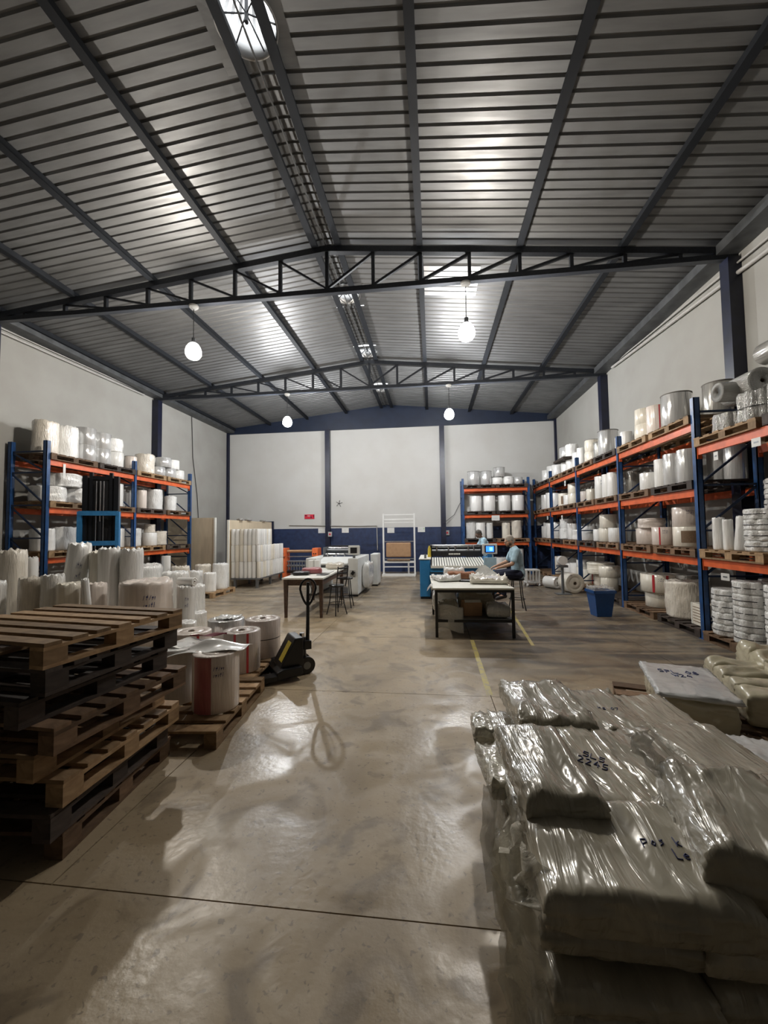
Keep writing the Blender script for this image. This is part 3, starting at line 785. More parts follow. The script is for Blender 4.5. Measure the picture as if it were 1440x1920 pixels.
# on the floor below the right rack
row([(4.5, 8.72, T0, .27, .30, C_, 'roll', ('mark',), 0), (4.42, 7.72, T0, .33, .62, 'wrap_c', 'soft11', (), 0), (4.78, 8.28, T0, .20, .66, G_, 'roll', (), 0),
     (4.4, 10.85, T0, .2, .33, C_, 'roll', (), 0), (4.45, 11.4, T0, .2, .34, 'wrap_c', 'soft12', (), 0), (4.45, 12.25, T0, .2, .40, C_, 'roll', ('tape',), 0), (4.45, 12.75, T0, .2, .42, C_, 'roll', (), 0), (4.45, 13.3, T0, .2, .5, W, 'roll', (), 0), (4.45, 13.9, T0, .2, .44, W, 'roll', (), 0), (4.45, 14.9, T0, .2, .6, C_, 'roll', (), 0),
     (4.5, 8.70, T0 + .302, .35, .34, C_, 'roll', ('tape', 'tape2', 'mark'), 1), (4.42, 10.88, T0 + .332, .24, .28, C_, 'roll', ('mark',), 1), (4.42, 11.42, T0 + .36, .33, .30, C_, 'soft13', (), 1), (4.45, 12.8, T0 + .422, .17, .2, W, 'roll', (), 1)],
    'on the floor below right rack', 'rolls on the floor below the right rack')
for i, (x, y, nq) in enumerate([(4.25, 6.45, 4), (4.22, 5.98, 5), (4.28, 5.52, 5), (4.7, 6.2, 5)]):
    for q in range(nq):
        roll(x, y, .141 + q * .166, .21, .163, 'wrap_w', 'clus%d' % (q + 2 * i), ('band',), f'wrapped white roll bundle, {ORD[q]} up in the {["farthest", "middle", "nearest", "rear"][i]} floor tower, nearest bay', 'bundles on the floor in the nearest bay')
# left rack
row([(-8.45, 7.86, T3, .24, .74, 'wrap_c', 'soft14', (), 0), (-8.45, 8.36, T3, .24, .74, 'wrap_w', 'soft15', (), 0), (-8.42, 8.86, T3, .22, .42, S_, 'roll', (), 0),
     (-8.42, 9.32, T3, .22, .42, S_, 'roll', (), 0), (-8.42, 9.78, T3, .2, .42, W, 'roll', (), 0), (-8.42, 10.36, T3, .15, .42, K_, 'roll', ('rim',), 0), (-8.42, 10.92, T3, .26, .58, 'wrap_c', 'soft16', (), 0), (-8.42, 11.5, T3, .2, .30, S_, 'roll', (), 0),
     (-8.42, 12.0, T3, .22, .33, S_, 'roll', (), 0), (-8.42, 12.45, T3, .21, .33, W, 'roll', (), 0),
     (-8.42, 8.86, T3 + .422, .22, .42, S_, 'roll', (), 1), (-8.42, 9.32, T3 + .422, .22, .40, S_, 'roll', (), 1), (-8.42, 9.76, T3 + .422, .2, .36, 'wrap_w', 'soft17', (), 1), (-8.42, 11.75, T3 + .332, .23, .3, S_, 'roll', (), 1), (-8.42, 12.2, T3 + .332, .2, .3, W, 'roll', (), 1)],
    'top level of left rack', 'rolls on the top level of the left rack')
row([(-8.45, 7.95, T2, .33, .34, 'wrap_w', 'soft18', (), 0), (-8.45, 8.65, T2, .33, .36, 'wrap_w', 'soft19', (), 0), (-8.45, 9.85, T2, .19, .62, W, 'roll', (), 0),
     (-8.45, 10.42, T2, .13, .42, W, 'roll', (), 0), (-8.45, 10.85, T2, .13, .55, K_, 'roll', (), 0), (-8.45, 11.4, T2, .22, .62, 'wrap_w', 'soft20', (), 0), (-8.45, 12.15, T2, .18, .48, 'wrap_w', 'soft21', (), 0), (-8.45, 9.4, T2, .19, .62, W, 'roll', (), 0),
     (-8.45, 8.30, T2 + .362, .36, .30, 'wrap_w', 'soft22', (), 1)],
    'middle level of left rack', 'rolls on the middle level of the left rack')
row([(-8.45, 7.85, T1, .22, .48, W, 'soft23', (), 0), (-8.45, 8.35, T1, .24, .52, 'wrap_w', 'soft24', (), 0), (-8.45, 8.88, T1, .24, .55, S_, 'roll', (), 0), (-8.45, 9.45, T1, .2, .55, W, 'roll', (), 0),
     (-8.45, 9.95, T1, .17, .5, W, 'roll', (), 0), (-8.45, 10.5, T1, .22, .5, 'wrap_w', 'soft25', (), 0), (-8.45, 11.2, T1, .2, .38, W, 'roll', (), 0), (-8.45, 11.65, T1, .2, .42, 'wrap_c', 'soft26', (), 0),
     (-8.45, 11.2, T1 + .382, .15, .25, 'wrap_c', 'soft27', (), 1)],
    'low level of left rack', 'rolls on the low level of the left rack')
# back corner rack
row([(1.66, 16.35, T3, .24, .55, S_, 'roll', ('rim',), 0), (2.14, 16.35, T3, .22, .55, S_, 'roll', ('rim',), 0), (2.58, 16.35, T3, .21, .29, W, 'roll', (), 0), (3.0, 16.35, T3, .2, .32, W, 'roll', ('mark',), 0), (3.38, 16.35, T3, .17, .29, S_, 'roll', (), 0),
     (2.66, 16.35, T3 + .322, .22, .36, S_, 'roll', ('rim',), 1)], 'top level of back corner rack', 'rolls on top of the back corner rack', 'x', 'left')
row([(1.71, 16.3, T2, .235, .60, W, 'roll', (), 0), (2.24, 16.3, T2, .235, .60, W, 'roll', (), 0), (2.82, 16.3, T2, .235, .60, W, 'roll', (), 0), (3.34, 16.3, T2, .235, .60, W, 'roll', (), 0)],
    'middle level of back corner rack', 'four rolls on the middle level of the back corner rack', 'x', 'left')
row([(1.50, 16.3, T1, .18, .62, 'wrap_w', 'soft28', (), 0), (1.88, 16.3, T1, .19, .62, W, 'roll', (), 0), (2.23, 16.3, T1, .13, .60, 'wrap_w', 'soft29', (), 0), (2.86, 16.3, T1, .16, .60, C_, 'roll', ('mark',), 0), (3.26, 16.3, T1, .2, .68, 'wrap_c', 'soft30', (), 0)],
    'low level of back corner rack', 'rolls on the low level of the back corner rack', 'x', 'left')
row([(2.6, 16.3, 0, .25, .62, 'wrap_w', 'soft31', (), 0), (3.3, 16.3, 0, .2, .95, W, 'roll', (), 0)], 'on the floor below back corner rack', 'rolls below the back corner rack', 'x', 'left')

# ================================================================== FOREGROUND RIGHT: PLASTIC FILM PACKS
def pack_mesh(sx, sy, sz, seed, n=34, fold=.010, layers=6, sag=0.0, tmin=.66, pw=6):
    nx = max(8, int(n * sx / .5)); ny = max(8, int(n * sy / .5)); nz = 10
    bm = bmesh.new()
    def shape(u, v, w):
        eu = max(0, 1 - abs(u) ** pw); ev = max(0, 1 - abs(v) ** pw)
        t = tmin + (1 - tmin) * math.sqrt(eu * ev)
        nbulge = .9 + .28 * noise.noise(Vector((u * 1.4 + seed, v * 1.4, seed * .37)))
        x = u * sx / 2 * (1 - .05 * w * w * abs(u) ** 3); y = v * sy / 2 * (1 - .05 * w * w * abs(v) ** 3)
        z = w * sz / 2 * t * (nbulge if w > 0 else 1)
        # wrinkles running from the gathered ends along the length
        r1 = 1 - abs(noise.noise(Vector((x * 13 + seed, y * 3.0, w + seed)))) * 2
        r2 = 1 - abs(noise.noise(Vector((x * 22 + y * 9 + seed * 2, y * 7 - x * 5, w)))) * 2
        edge = .45 + abs(v) ** 3 + abs(u) ** 4 * .9
        d = fold * .7 * (max(0, r1) ** 4 * .9 + max(0, r2) ** 4 * .45) * edge
        if w > .95: z += d
        side = max(abs(u), abs(v))
        if side > .97:
            rip = .006 * math.sin(w * layers * 2.6 + seed) + .014 * noise.noise(Vector((x * 14, y * 14, w * 3 + seed)))
            if abs(u) > .97: x += math.copysign(rip, u)
            if abs(v) > .97: y += math.copysign(rip, v)
        if sag: z -= sag * max(0, -v) ** 2
        return Vector((x, y, z + sz / 2))
    def grid(fn, a, b):
        vs = [[bm.verts.new(fn(2 * i / a - 1, 2 * j / b - 1)) for j in range(b + 1)] for i in range(a + 1)]
        for i in range(a):
            for j in range(b): bm.faces.new((vs[i][j], vs[i + 1][j], vs[i + 1][j + 1], vs[i][j + 1]))
    grid(lambda a, b: shape(a, b, 1), nx, ny)
    grid(lambda a, b: shape(b, a, -1), ny, nx)
    grid(lambda a, b: shape(a, -1, b), nx, nz); grid(lambda a, b: shape(-a, 1, b), nx, nz)
    grid(lambda a, b: shape(1, a, b), ny, nz); grid(lambda a, b: shape(-1, -a, b), ny, nz)
    bmesh.ops.remove_doubles(bm, verts=bm.verts, dist=.0004)
    for f in bm.faces: f.smooth = True
    me = bpy.data.meshes.new('film_pack'); bm.to_mesh(me); bm.free(); return me

def text_mesh(s, size, m, name, parent, loc, rz=0.0, thick=.0012, rx=0.0, bold=0.0, shear=0.0):
    cu = bpy.data.curves.new('t', 'FONT'); cu.body = s; cu.size = size; cu.extrude = thick; cu.offset = bold; cu.shear = shear
    cu.align_x = 'CENTER'; cu.align_y = 'CENTER'; cu.resolution_u = 3
    o = bpy.data.objects.new('t', cu); COL.objects.link(o)
    me = bpy.data.meshes.new_from_object(o.evaluated_get(bpy.context.evaluated_depsgraph_get()))
    bpy.data.objects.remove(o)
    me.materials.clear(); me.materials.append(m)
    r = link(name, me, parent, loc); r.rotation_euler = (rx, 0, rz); return r

def scribble(lines, size, parent, cx, cy, top, rz, m='ink', seed=3):
    """handwriting: thin strokes lying on a pack top (top = function x,y -> z)"""
    rr = random.Random(seed); mb = MB()
    ca, sa = math.cos(rz), math.sin(rz)
    G = {'B': [[(0, 0), (0, 1), (.5, .9), (.1, .55), (.55, .3), (0, 0)]], 'L': [[(0, 1), (0, 0), (.5, 0)]], 'W': [[(0, 1), (.15, 0), (.3, .7), (.45, 0), (.6, 1)]],
         '5': [[(.5, 1), (.05, 1), (.05, .55), (.45, .5), (.4, .05), (0, 0)]], '2': [[(0, .85), (.25, 1), (.45, .75), (0, 0), (.5, 0)]], '4': [[(.3, 1), (0, .4), (.5, .4)], [(.35, .7), (.35, 0)]],
         'P': [[(0, 0), (0, 1), (.45, .85), (.4, .5), (0, .45)]], 'k': [[(0, 1), (0, 0)], [(.4, .6), (0, .3), (.4, 0)]], 'g': [[(.4, .55), (.05, .5), (.05, .1), (.4, .1), (.4, .6), (.4, -.3), (0, -.35)]],
         'e': [[(0, .3), (.4, .35), (.25, .6), (0, .35), (.1, 0), (.4, .05)]], 's': [[(.4, .55), (.05, .5), (.35, .2), (0, 0)]], 'o': [[(.2, .6), (0, .3), (.2, 0), (.4, .3), (.2, .6)]], '0': [[(.25, 1), (0, .5), (.25, 0), (.5, .5), (.25, 1)]],
         'i': [[(.1, .6), (.1, 0)], [(.1, .85), (.12, .9)]], '1': [[(.1, .8), (.25, 1), (.25, 0)]], 'n': [[(0, .6), (0, 0)], [(0, .5), (.3, .6), (.4, 0)]], 'x': [[(0, .6), (.4, 0)], [(.4, .6), (0, 0)]], '7': [[(0, 1), (.5, 1), (.15, 0)]], '8': [[(.25, .5), (.05, .75), (.25, 1), (.45, .75), (.25, .5), (0, .25), (.25, 0), (.5, .25), (.25, .5)]]}
    for li, ln in enumerate(lines):
        pen = -len(ln) * .36 * size
        for ch in ln:
            if ch in G:
                for st in G[ch]:
                    pts = []
                    for (a, b) in st:
                        lx = pen + a * size + rr.uniform(-.03, .03) * size; ly = (b - li * 1.35) * size + rr.uniform(-.04, .04) * size
                        x = cx + lx * ca - ly * sa; y = cy + lx * sa + ly * ca
                        pts.append((x, y))
                    pp = []
                    for q in range(len(pts) - 1):
                        for t in (0, .33, .66): pp.append((pts[q][0] * (1 - t) + pts[q + 1][0] * t, pts[q][1] * (1 - t) + pts[q + 1][1] * t))
                    pp.append(pts[-1])
                    mb.tube([(x, y, top(x, y) + .0015) for x, y in pp], size * .055, 4)
            pen += size * .72
    return mb.build('marker_writing', M[m], parent)

def top_fn(me):
    """height lookup on a pack mesh"""
    from mathutils.bvhtree import BVHTree
    bv = BVHTree.FromPolygons([v.co for v in me.vertices], [tuple(p.vertices) for p in me.polygons])
    def f(x, y):
        h = bv.ray_cast(Vector((x, y, 2)), Vector((0, 0, -1)))
        return h[0].z if h[0] else 0
    return f
def loose_film(parent, pts, w, seed, name='loose_film', m='clear2'):
    """gathered plastic end: a narrow crumpled ribbon following pts"""
    pts = [Vector(p) for p in pts]; n = len(pts)
    rows = []; K = 8; S = 18
    for i in range(S + 1):
        t = i / S * (n - 1); a = min(int(t), n - 2); f = t - a
        p = pts[a].lerp(pts[a + 1], f); d = (pts[a + 1] - pts[a]).normalized()
        s = d.cross(Vector((0, 0, 1)));
        if s.length < .1: s = Vector((1, 0, 0))
        s.normalize(); u = s.cross(d); r = []
        ww = w * (1 + .5 * noise.noise(Vector((t * 3, seed, 0))))
        for k in range(K + 1):
            c = k / K - .5
            off = .35 * w * noise.noise(Vector((c * 6, t * 2.2, seed * 2.7)))
            r.append(p + s * c * ww + u * off)
        rows.append(r)
    vs = [v for r in rows for v in r]
    fs = [(i * (K + 1) + k, i * (K + 1) + k + 1, (i + 1) * (K + 1) + k + 1, (i + 1) * (K + 1) + k) for i in range(S) for k in range(K)]
    o = MB().add(vs, fs, True).build(name, M[m], parent)
    return o

PKG = 'plastic film packs in the foreground pile'
pallet(('d', True, False, 6), (.86, 2.12, 0), .02, 'dark pallet under the large pile of plastic packs in the right foreground', 'pallets under packs')
pallet(('m', True, False, 6), (1.96, 2.10, 0), 0.0, 'wooden pallet under the rolled-edge packs at the right edge of the foreground', 'pallets under packs')
pk_me = [pack_mesh(.42, .74, .115, s, n=26) for s in (3.1, 5.7, 9.2)]
for me in pk_me: me.materials.append(M['pack']); me.materials.append(M['packside'])
colx = [.52, .92, 1.30]
for ly in range(4):
    for cx_, cname in zip(colx, ('left', 'middle', 'right')):
        for ry_, rname in ((1.58, 'front'), (2.30, 'rear')):
            me = random.choice(pk_me)
            o = link('film_pack', me, None, (cx_ + (random.uniform(-.05, .02) if cname == 'left' else 0), ry_ + random.uniform(-.02, .02), .142 + ly * .1125))
            o.rotation_euler.z = random.uniform(-.04, .04) + (PI if random.random() < .5 else 0)
            tag(o, f'grey film pack, layer {["one", "two", "three", "four"][ly]} from the pallet, {rname} {cname} column of the pile', 'pack', PKG)
def big_pack(cx, cy, z0, sx, sy, sz, rz, seed, label, m='pack', n=36, tiltx=0.0, tilty=0.0, text=None, tsize=.05, tpos=(0, 0), trz=0.0, fold=.012, sag=0, group=PKG, film=()):
    me = pack_mesh(sx, sy, sz, seed, n=n, fold=fold, sag=sag); me.materials.append(M[m])
    o = link('film_pack', me, None, (cx, cy, z0)); o.rotation_euler = (tiltx, tilty, rz)
    tag(o, label, 'pack', group)
    if text: scribble(text, tsize, o, tpos[0], tpos[1], top_fn(me), trz, seed=int(seed))
    for q, (pts, w) in enumerate(film): loose_film(o, pts, w, seed + q)
    return o
ZP = .592
big_pack(.56, 1.38, ZP, .54, .42, .15, -.03, 1.3, 'wide plastic pack lying crosswise at the front left of the pile, writing on top', text=['Pos k', '   Le'], tsize=.032, tpos=(.12, -.02), fold=.010,
         film=[([(-.27, -.1, .13), (-.30, -.12, .02), (-.31, -.12, -.12), (-.30, -.1, -.3)], .13), ([(-.26, .1, .12), (-.30, .12, 0), (-.31, .14, -.16)], .12)])
big_pack(1.09, 1.40, ZP + .05, .64, .46, .20, -.22, 2.2, 'big wrinkled plastic pack at the near right of the pile, gathered at its left end', fold=.02,
         film=[([(-.30, .20, .14), (-.35, .24, .20), (-.37, .27, .25)], .10), ([(-.32, .1, .1), (-.34, -.05, .08), (-.35, -.2, .02)], .1)])
big_pack(.42, 1.72, ZP + .09, .27, .50, .13, .06, 3.4, 'folded plastic pack on the top left of the pile, rolled front edge showing layers', fold=.012, tiltx=.05,
         film=[([(-.13, -.15, .05), (-.16, -.2, -.05), (-.17, -.22, -.2)], .1)])
big_pack(.60, 1.86, ZP, .36, .62, .14, .08, 4.1, 'plastic pack with blue handwriting beside the rolled one, left of the pile', text=['5L5', '2245'], tsize=.042, tpos=(.06, -.02), trz=-.5)
big_pack(.905, 1.90, ZP, .34, .64, .125, .06, 5.5, 'plastic pack in mid pile with gathered left edge and small writing at its near end', text=['812'], tsize=.028, tpos=(.1, -.2), trz=-.8, fold=.016)
big_pack(1.24, 1.96, ZP, .36, .72, .115, .05, 6.3, 'long plastic pack at the right of the pile with a shiny crumpled left seam', fold=.014,
         film=[([(-.18, .34, .10), (-.19, .1, .11), (-.18, -.2, .09), (-.17, -.34, .06)], .09)])
big_pack(.60, 2.42, ZP + .02, .38, .58, .15, .02, 7.6, 'shiny plastic pack at the back left corner of the pile', fold=.020)
big_pack(.93, 2.46, ZP - .01, .32, .58, .12, .03, 8.2, 'plastic pack in the back row of the pile, middle, faint writing', text=['kg 07'], tsize=.03, tpos=(.02, -.05), trz=-.2, fold=.014)
big_pack(1.24, 2.50, ZP - .03, .34, .56, .10, .04, 9.9, 'plastic pack at the back right corner of the pile', fold=.012)
big_pack(.34, 2.10, .47, .22, .36, .10, .1, 10.4, 'small crumpled pack end sticking out at the left side of the pile', m='packside', n=30, fold=.02)
big_pack(.31, 2.52, .46, .18, .24, .11, .0, 11.4, 'small bundle end poking out at the back left side of the pile', m='packside', n=30, fold=.02)
big_pack(.35, 1.62, .36, .20, .40, .10, .05, 12.4, 'crumpled pack side bulging out low at the left of the pile', m='packside', n=30, fold=.02)
lf = thing('loose_film_tail', 'long crumpled strips of clear plastic hanging down the front left of the pile', 'plastic film', (0, 0, 0))
for q, pts in enumerate([[(.27, 1.62, .56), (.25, 1.55, .40), (.26, 1.48, .22), (.27, 1.44, .04)], [(.28, 1.35, .52), (.26, 1.3, .36), (.27, 1.26, .18), (.28, 1.25, .03)],
                         [(.26, 1.9, .55), (.24, 1.85, .38), (.25, 1.8, .2)], [(.30, 1.24, .4), (.29, 1.2, .25), (.31, 1.18, .08)]]):
    loose_film(lf, pts, .12, 20 + q, 'film_strip')
# rolled-edge packs at the right edge
CG = 'rolled-edge packs at the right edge'
for q, (dx, dz) in enumerate(((.03, 0), (0, .13), (-.02, .26))):
    big_pack(1.90 + dx, 2.14, .142 + dz, .72, .78, .135, -.30 + .03 * q, 13.5 + q, f'white plastic pack with rolled left edge, {["lowest", "middle one", "topmost, written on,"][q]} of three at right', m='packw' if q == 2 else 'pack',
             text=(['L5WB'] if q == 2 else None), tsize=.05, tpos=(.0, .05), trz=.25, fold=.012, group=CG)
big_pack(1.92, 1.42, .0, .5, .5, .30, .2, 17.1, 'tall dark plastic pack in the shaded bottom right corner', fold=.02, group=CG)
# box-like packs further back
pallet(('m', True, False, 6), (2.10, 3.72, 0), -.29, 'wooden pallet under the box-shaped packs with a white bag pack on top', 'pallets under packs')
pallet(('m', True, True, 6), (3.20, 4.18, 0), -.2, 'wooden pallet under the long yellowish packs by the near right upright', 'pallets under packs')
def block_pack(cx, cy, z0, sx, sy, sz, rz, n_seg, label, m='packy', axis='y'):
    """a row of bagged packs wrapped into one block: segments show as lobes along the long side"""
    t = thing('wrapped_block', label, 'pack', (cx, cy, z0), rz, 'box-shaped packs at right')
    L_ = sy if axis == 'y' else sx
    for q in range(n_seg):
        a = -L_ / 2 + L_ * (q + .5) / n_seg
        me = pack_mesh(sx if axis == 'y' else L_ / n_seg * 1.0, L_ / n_seg * 1.0 if axis == 'y' else sy, sz, cx * 3 + q, n=20, fold=.006, layers=3, tmin=.86, pw=10); me.materials.append(M[m])
        link('bag_stack', me, t, ((0, a, 0) if axis == 'y' else (a, 0, 0)))
    return t
block_pack(2.06, 3.68, .142, .46, .74, .26, -.29, 3, 'yellowish box-shaped pack under the white labelled bag pack')
o = big_pack(2.04, 3.66, .405, .52, .80, .055, -.29, 21.3, 'flat white bag pack with blue marker writing on the box-shaped pack', m='packw', text=['5PL 08', 'W24'], tsize=.07, tpos=(.0, .12), trz=.1, fold=.006, group='box-shaped packs at right')
block_pack(2.80, 3.95, .142, .50, 1.05, .27, -.29, 4, 'long yellowish wrapped pack, nearer of the two by the right rack')
block_pack(3.22, 4.28, .142, .34, .95, .36, -.29, 3, 'taller yellowish wrapped pack behind the long one by the right rack')
roll(3.55, 3.92, .142, .2, .42, 'wrap_g', 'clus3', (), 'clear-wrapped bundle of rolls at the right picture edge above the long packs', 'box-shaped packs at right')

# ================================================================== LEFT: ROLLS ON PALLETS, PALLET JACK
pallet(('l', True, False, 7), (-2.28, 3.62, 0), .10, 'light pallet carrying the big roll with the red band, beside the stack', 'pallets under the big rolls')
pallet(('l', True, False, 7), (-2.50, 4.80, 0), .08, 'light pallet under four film rolls, pallet jack forks inside it', 'pallets under the big rolls')
RG = 'big film rolls on the floor pallets'
roll(-1.98, 3.52, .14, .20, .49, K_, 'roll', ('mark', 'redwide'), 'big pale film roll nearest the camera, wide red band and handwriting, film draped over', RG)
t = bpy.data.objects['film_roll'] if False else None
roll(-2.44, 3.66, .14, .2, .49, W, 'roll', (), 'white film roll half hidden between the pallet stack and the big nearest roll', RG)
roll(-2.84, 4.50, .14, .22, .42, K_, 'roll', ('core', 'tape'), 'pinkish film roll at the back left, maroon scrap of film beside it', RG)
roll(-2.22, 4.50, .14, .21, .44, 'f_print', 'roll', ('core', 'tape', 'tape2'), 'reddish clear-wrapped film roll in the middle of the second pallet', RG)
roll(-2.72, 5.08, .14, .23, .44, 'f_silver', 'roll', ('core',), 'silvery film roll at the back with crumpled film on its top', RG)
roll(-2.20, 5.04, .14, .22, .46, 'f_print', 'roll', ('core', 'band'), 'clear-wrapped roll with dark printing, nearest the pallet jack', RG)
def sheet(name, label, fn, nu=18, nv=14, m='f_white', th=.003, cat='film sheet'):
    vs = [fn(i / nu, j / nv) for i in range(nu + 1) for j in range(nv + 1)]
    fs = [(i * (nv + 1) + j, (i + 1) * (nv + 1) + j, (i + 1) * (nv + 1) + j + 1, i * (nv + 1) + j + 1) for i in range(nu) for j in range(nv)]
    o = MB().add(vs, fs, True).build(name, M[m]); tag(o, label, cat)
    s = o.modifiers.new('thickness', 'SOLIDIFY'); s.thickness = th; return o
def curl(u, v):
    x = -2.42 + .66 * u; y = 3.40 + .30 * v + .10 * u
    r = math.sqrt((x + 1.98) ** 2 + (y - 3.52) ** 2)
    fold = .055 * math.exp(-((v - .62 - .12 * u) / .20) ** 2) * (.3 + .7 * math.sin(PI * min(1, u * 1.1)))
    z = .642 + fold + .012 * math.sin(u * 9 + v * 5)
    if r > .21: z -= min(.06, (r - .21) * .25)
    return (x, y, z)
sheet('film_sheet', 'pale film sheet curled in a loop over the top of the nearest big roll', curl)
sheet('film_sheet', 'flat white film sheet draped from the half-hidden roll', lambda u, v: (-2.66 + .46 * u, 3.56 + .34 * v, .642 + .012 * math.sin(u * 6) + .01 * noise.noise(Vector((u * 4, v * 4, 1))) - (.10 * max(0, .45 - u))))
sheet('film_scrap', 'dark maroon scrap of printed film between the white sheets', lambda u, v: (-2.48 + .40 * u, 3.90 + .07 * math.sin(PI * u) * (v - .4), .66 + .03 * u + .012 * math.sin(u * 7 + v * 3)), 14, 6, 'maroon')
sheet('film_scrap', 'crumpled white film lying on top of the silvery back roll', lambda u, v: (-2.84 + .28 * u, 4.96 + .26 * v, .60 + .035 * abs(noise.noise(Vector((u * 5, v * 5, 3))))), 16, 14, 'wrap_w')

def pallet_jack():
    t = thing('pallet_jack', 'black hand pallet jack with yellow label, forks in the roll pallet', 'pallet jack', (-1.70, 4.80, 0), .62)
    m = M['blackm']
    for s in (-1, 1):
        mb = MB().b2(-.85, -.22, s * .19 - .075, s * .19 + .075, .035, .085); mb.build('fork', m, t)
        w = MB().tube([(-.78, s * .19 - .04, .04), (-.78, s * .19 + .04, .04)], .038, 12); w.build('fork_roller', M['greym'], t)
    # frame: sloped hood from the forks up to the pump head
    pr = [(-.26, .03), (-.26, .13), (-.02, .47), (.08, .47), (.13, .13), (.10, .05)]
    for y0, y1 in ((-.27, .27),):
        mb = MB(); n = len(pr)
        mb.add([(x, y0, z) for x, z in pr] + [(x, y1, z) for x, z in pr], [tuple(range(n)), tuple(range(2 * n - 1, n - 1, -1))] + [(q, n + q, n + (q + 1) % n, (q + 1) % n) for q in range(n)])
    mbb = MB()
    # narrower hood in the middle, wide foot plate
    def prism(mb, pr, y0, y1):
        n = len(pr)
        mb.add([(x, y0, z) for x, z in pr] + [(x, y1, z) for x, z in pr], [tuple(range(n)), tuple(range(2 * n - 1, n - 1, -1))] + [(q, n + q, n + (q + 1) % n, (q + 1) % n) for q in range(n)])
    prism(mbb, [(-.27, .03), (-.27, .12), (-.20, .15), (.02, .15), (.04, .06)], -.27, .27)
    prism(mbb, [(-.22, .14), (-.04, .46), (.06, .46), (.06, .14)], -.20, .14)
    bevel(mbb.build('frame', m, t), .012)
    a = math.atan2(.32, .18)
    lb = MB().box((0, 0, 0), (.24, .13, .002)); o = lb.build('yellow_label', M['yellow'], t); o.location = (-.134, -.10, .306); o.rotation_euler = (0, -a, 0); tag(o, 'yellow warning label')
    MB().tube([(.10, 0, .06), (.10, 0, .42)], [.06, .045], 16).build('pump_cylinder', m, t)
    MB().tube([(.10, 0, .40), (.10, 0, .47)], [.03, .03], 12).build('piston', M['chrome'], t)
    for s in (-1, 1):
        MB().tube([(.13, s * .085 - .03, .10), (.13, s * .085 + .03, .10)], .10, 24).build('steering_wheel', M['black'], t)
        MB().tube([(.13, s * .085 - .032, .10), (.13, s * .085 + .032, .10)], .045, 16).build('wheel_hub', M['greym'], t)
    MB().box((.15, 0, .33), (.09, .16, .10)).build('handle_bracket', m, t)
    MB().tube([(.17, 0, .30), (.175, 0, .55), (.18, 0, 1.08)], [.024, .022, .019], 12).build('handle_tube', m, t)
    lp = []
    for q in range(25):
        b = -PI / 2 + 2 * PI * q / 24
        w = .10 if math.sin(b) > 0 else .10 * (1 - .35 * abs(math.sin(b)))
        lp.append((.18 + w * math.cos(b), 0, 1.0 + (.12 if math.sin(b) > 0 else .20) * math.sin(b)))
    MB().tube(lp, .014, 10, False).build('grip_loop', m, t)
    MB().tube([(.20, -.01, .86), (.225, -.01, .98), (.20, -.01, 1.1)], .006, 6).build('release_lever', M['greym'], t)
pallet_jack()

CL = 'wrapped rolls standing behind the pallet stack'
def cl(x, y, r, h, m, k, ex, lab, tilt=None, z=0.0, ang=None): return roll(x, y, z, r, h, m, k, ex, lab, CL, tilt, ang=ang)
cl(-6.72, 5.75, .19, 1.45, 'wrap_c', 'soft32', (), 'tall cream-wrapped roll at the far left edge behind the pallets')
cl(-6.42, 5.20, .17, 1.03, 'wrap_w', 'soft33', (), 'shorter wrapped roll at the left edge, just behind the pallet stack')
cl(-6.04, 5.45, .15, 1.06, 'wrap_c', 'soft34', (), 'left one of the wrapped pair with shiny gathered tops')
cl(-5.72, 5.50, .15, 1.09, 'wrap_w', 'soft35', (), 'right one of the wrapped pair with shiny gathered tops')
cl(-6.10, 6.15, .17, 1.55, 'f_white', 'soft36', ('mark',), 'tall marked roll leaning to the right behind the wrapped pair', tilt=(0, .13, 0))
cl(-5.60, 6.25, .17, 1.40, 'f_cream', 'soft37', ('mark',), 'tall cream roll with black writing, left in the tall group')
cl(-5.27, 6.05, .16, 1.46, 'f_white', 'soft38', (), 'tall white roll in the middle of the tall group')
cl(-4.95, 6.15, .17, 1.44, 'wrap_w', 'soft39', (), 'tall white roll with crinkled wrap at the right of the tall group')
cl(-5.38, 5.45, .17, .98, 'f_cream', 'soft40', (), 'short cream roll in front of the tall group')
cl(-4.98, 5.45, .16, .97, 'f_pinkish', 'soft41', (), 'short pinkish roll right of the short cream roll')
cl(-4.30, 5.65, .36, 1.0, 'f_pinkish', 'soft42', ('mark',), 'very wide pale drum roll with black writing on its side')
cl(-3.86, 5.95, .13, .88, 'f_white', 'soft43', ('mark',), 'narrow pale roll right of the wide drum')
cl(-4.70, 5.12, .05, 1.08, 'f_white', 'soft44', (), 'thin pale tube leaning between the short roll and the wide drum', tilt=(0, -.12, 0))
cl(-5.55, 7.15, .36, 1.10, 'wrap_w', 'soft45', (), 'big crinkled white bundle behind the wide drum')
cl(-4.82, 7.10, .24, .98, 'wrap_w', 'soft46', (), 'crinkled white roll, right of the big crinkled bundle')
cl(-4.20, 6.66, .21, .80, 'wrap_w', 'soft47', (), 'crumpled white plastic column standing free behind the rolls')
cl(-3.94, 6.36, .17, .40, 'wrap_w', 'soft48', (), 'low crumpled white bundle at the foot of the plastic column')
cl(-3.62, 5.55, .17, .42, 'f_white', 'soft49', ('mark',), 'low white roll with writing behind the half-hidden roll')
cl(-8.0 + .15, 7.1, .10, 1.26, 'f_white', 'soft50', (), 'slim white roll under the near end of the left rack')
cl(-6.35, 9.0, .10, 1.18, 'f_white', 'roll', (), 'slim clean white tube standing in front of the left rack far end')
cl(-5.98, 9.0, .20, .93, 'wrap_c', 'soft51', (), 'cream crinkled bundle right of the slim white tube')
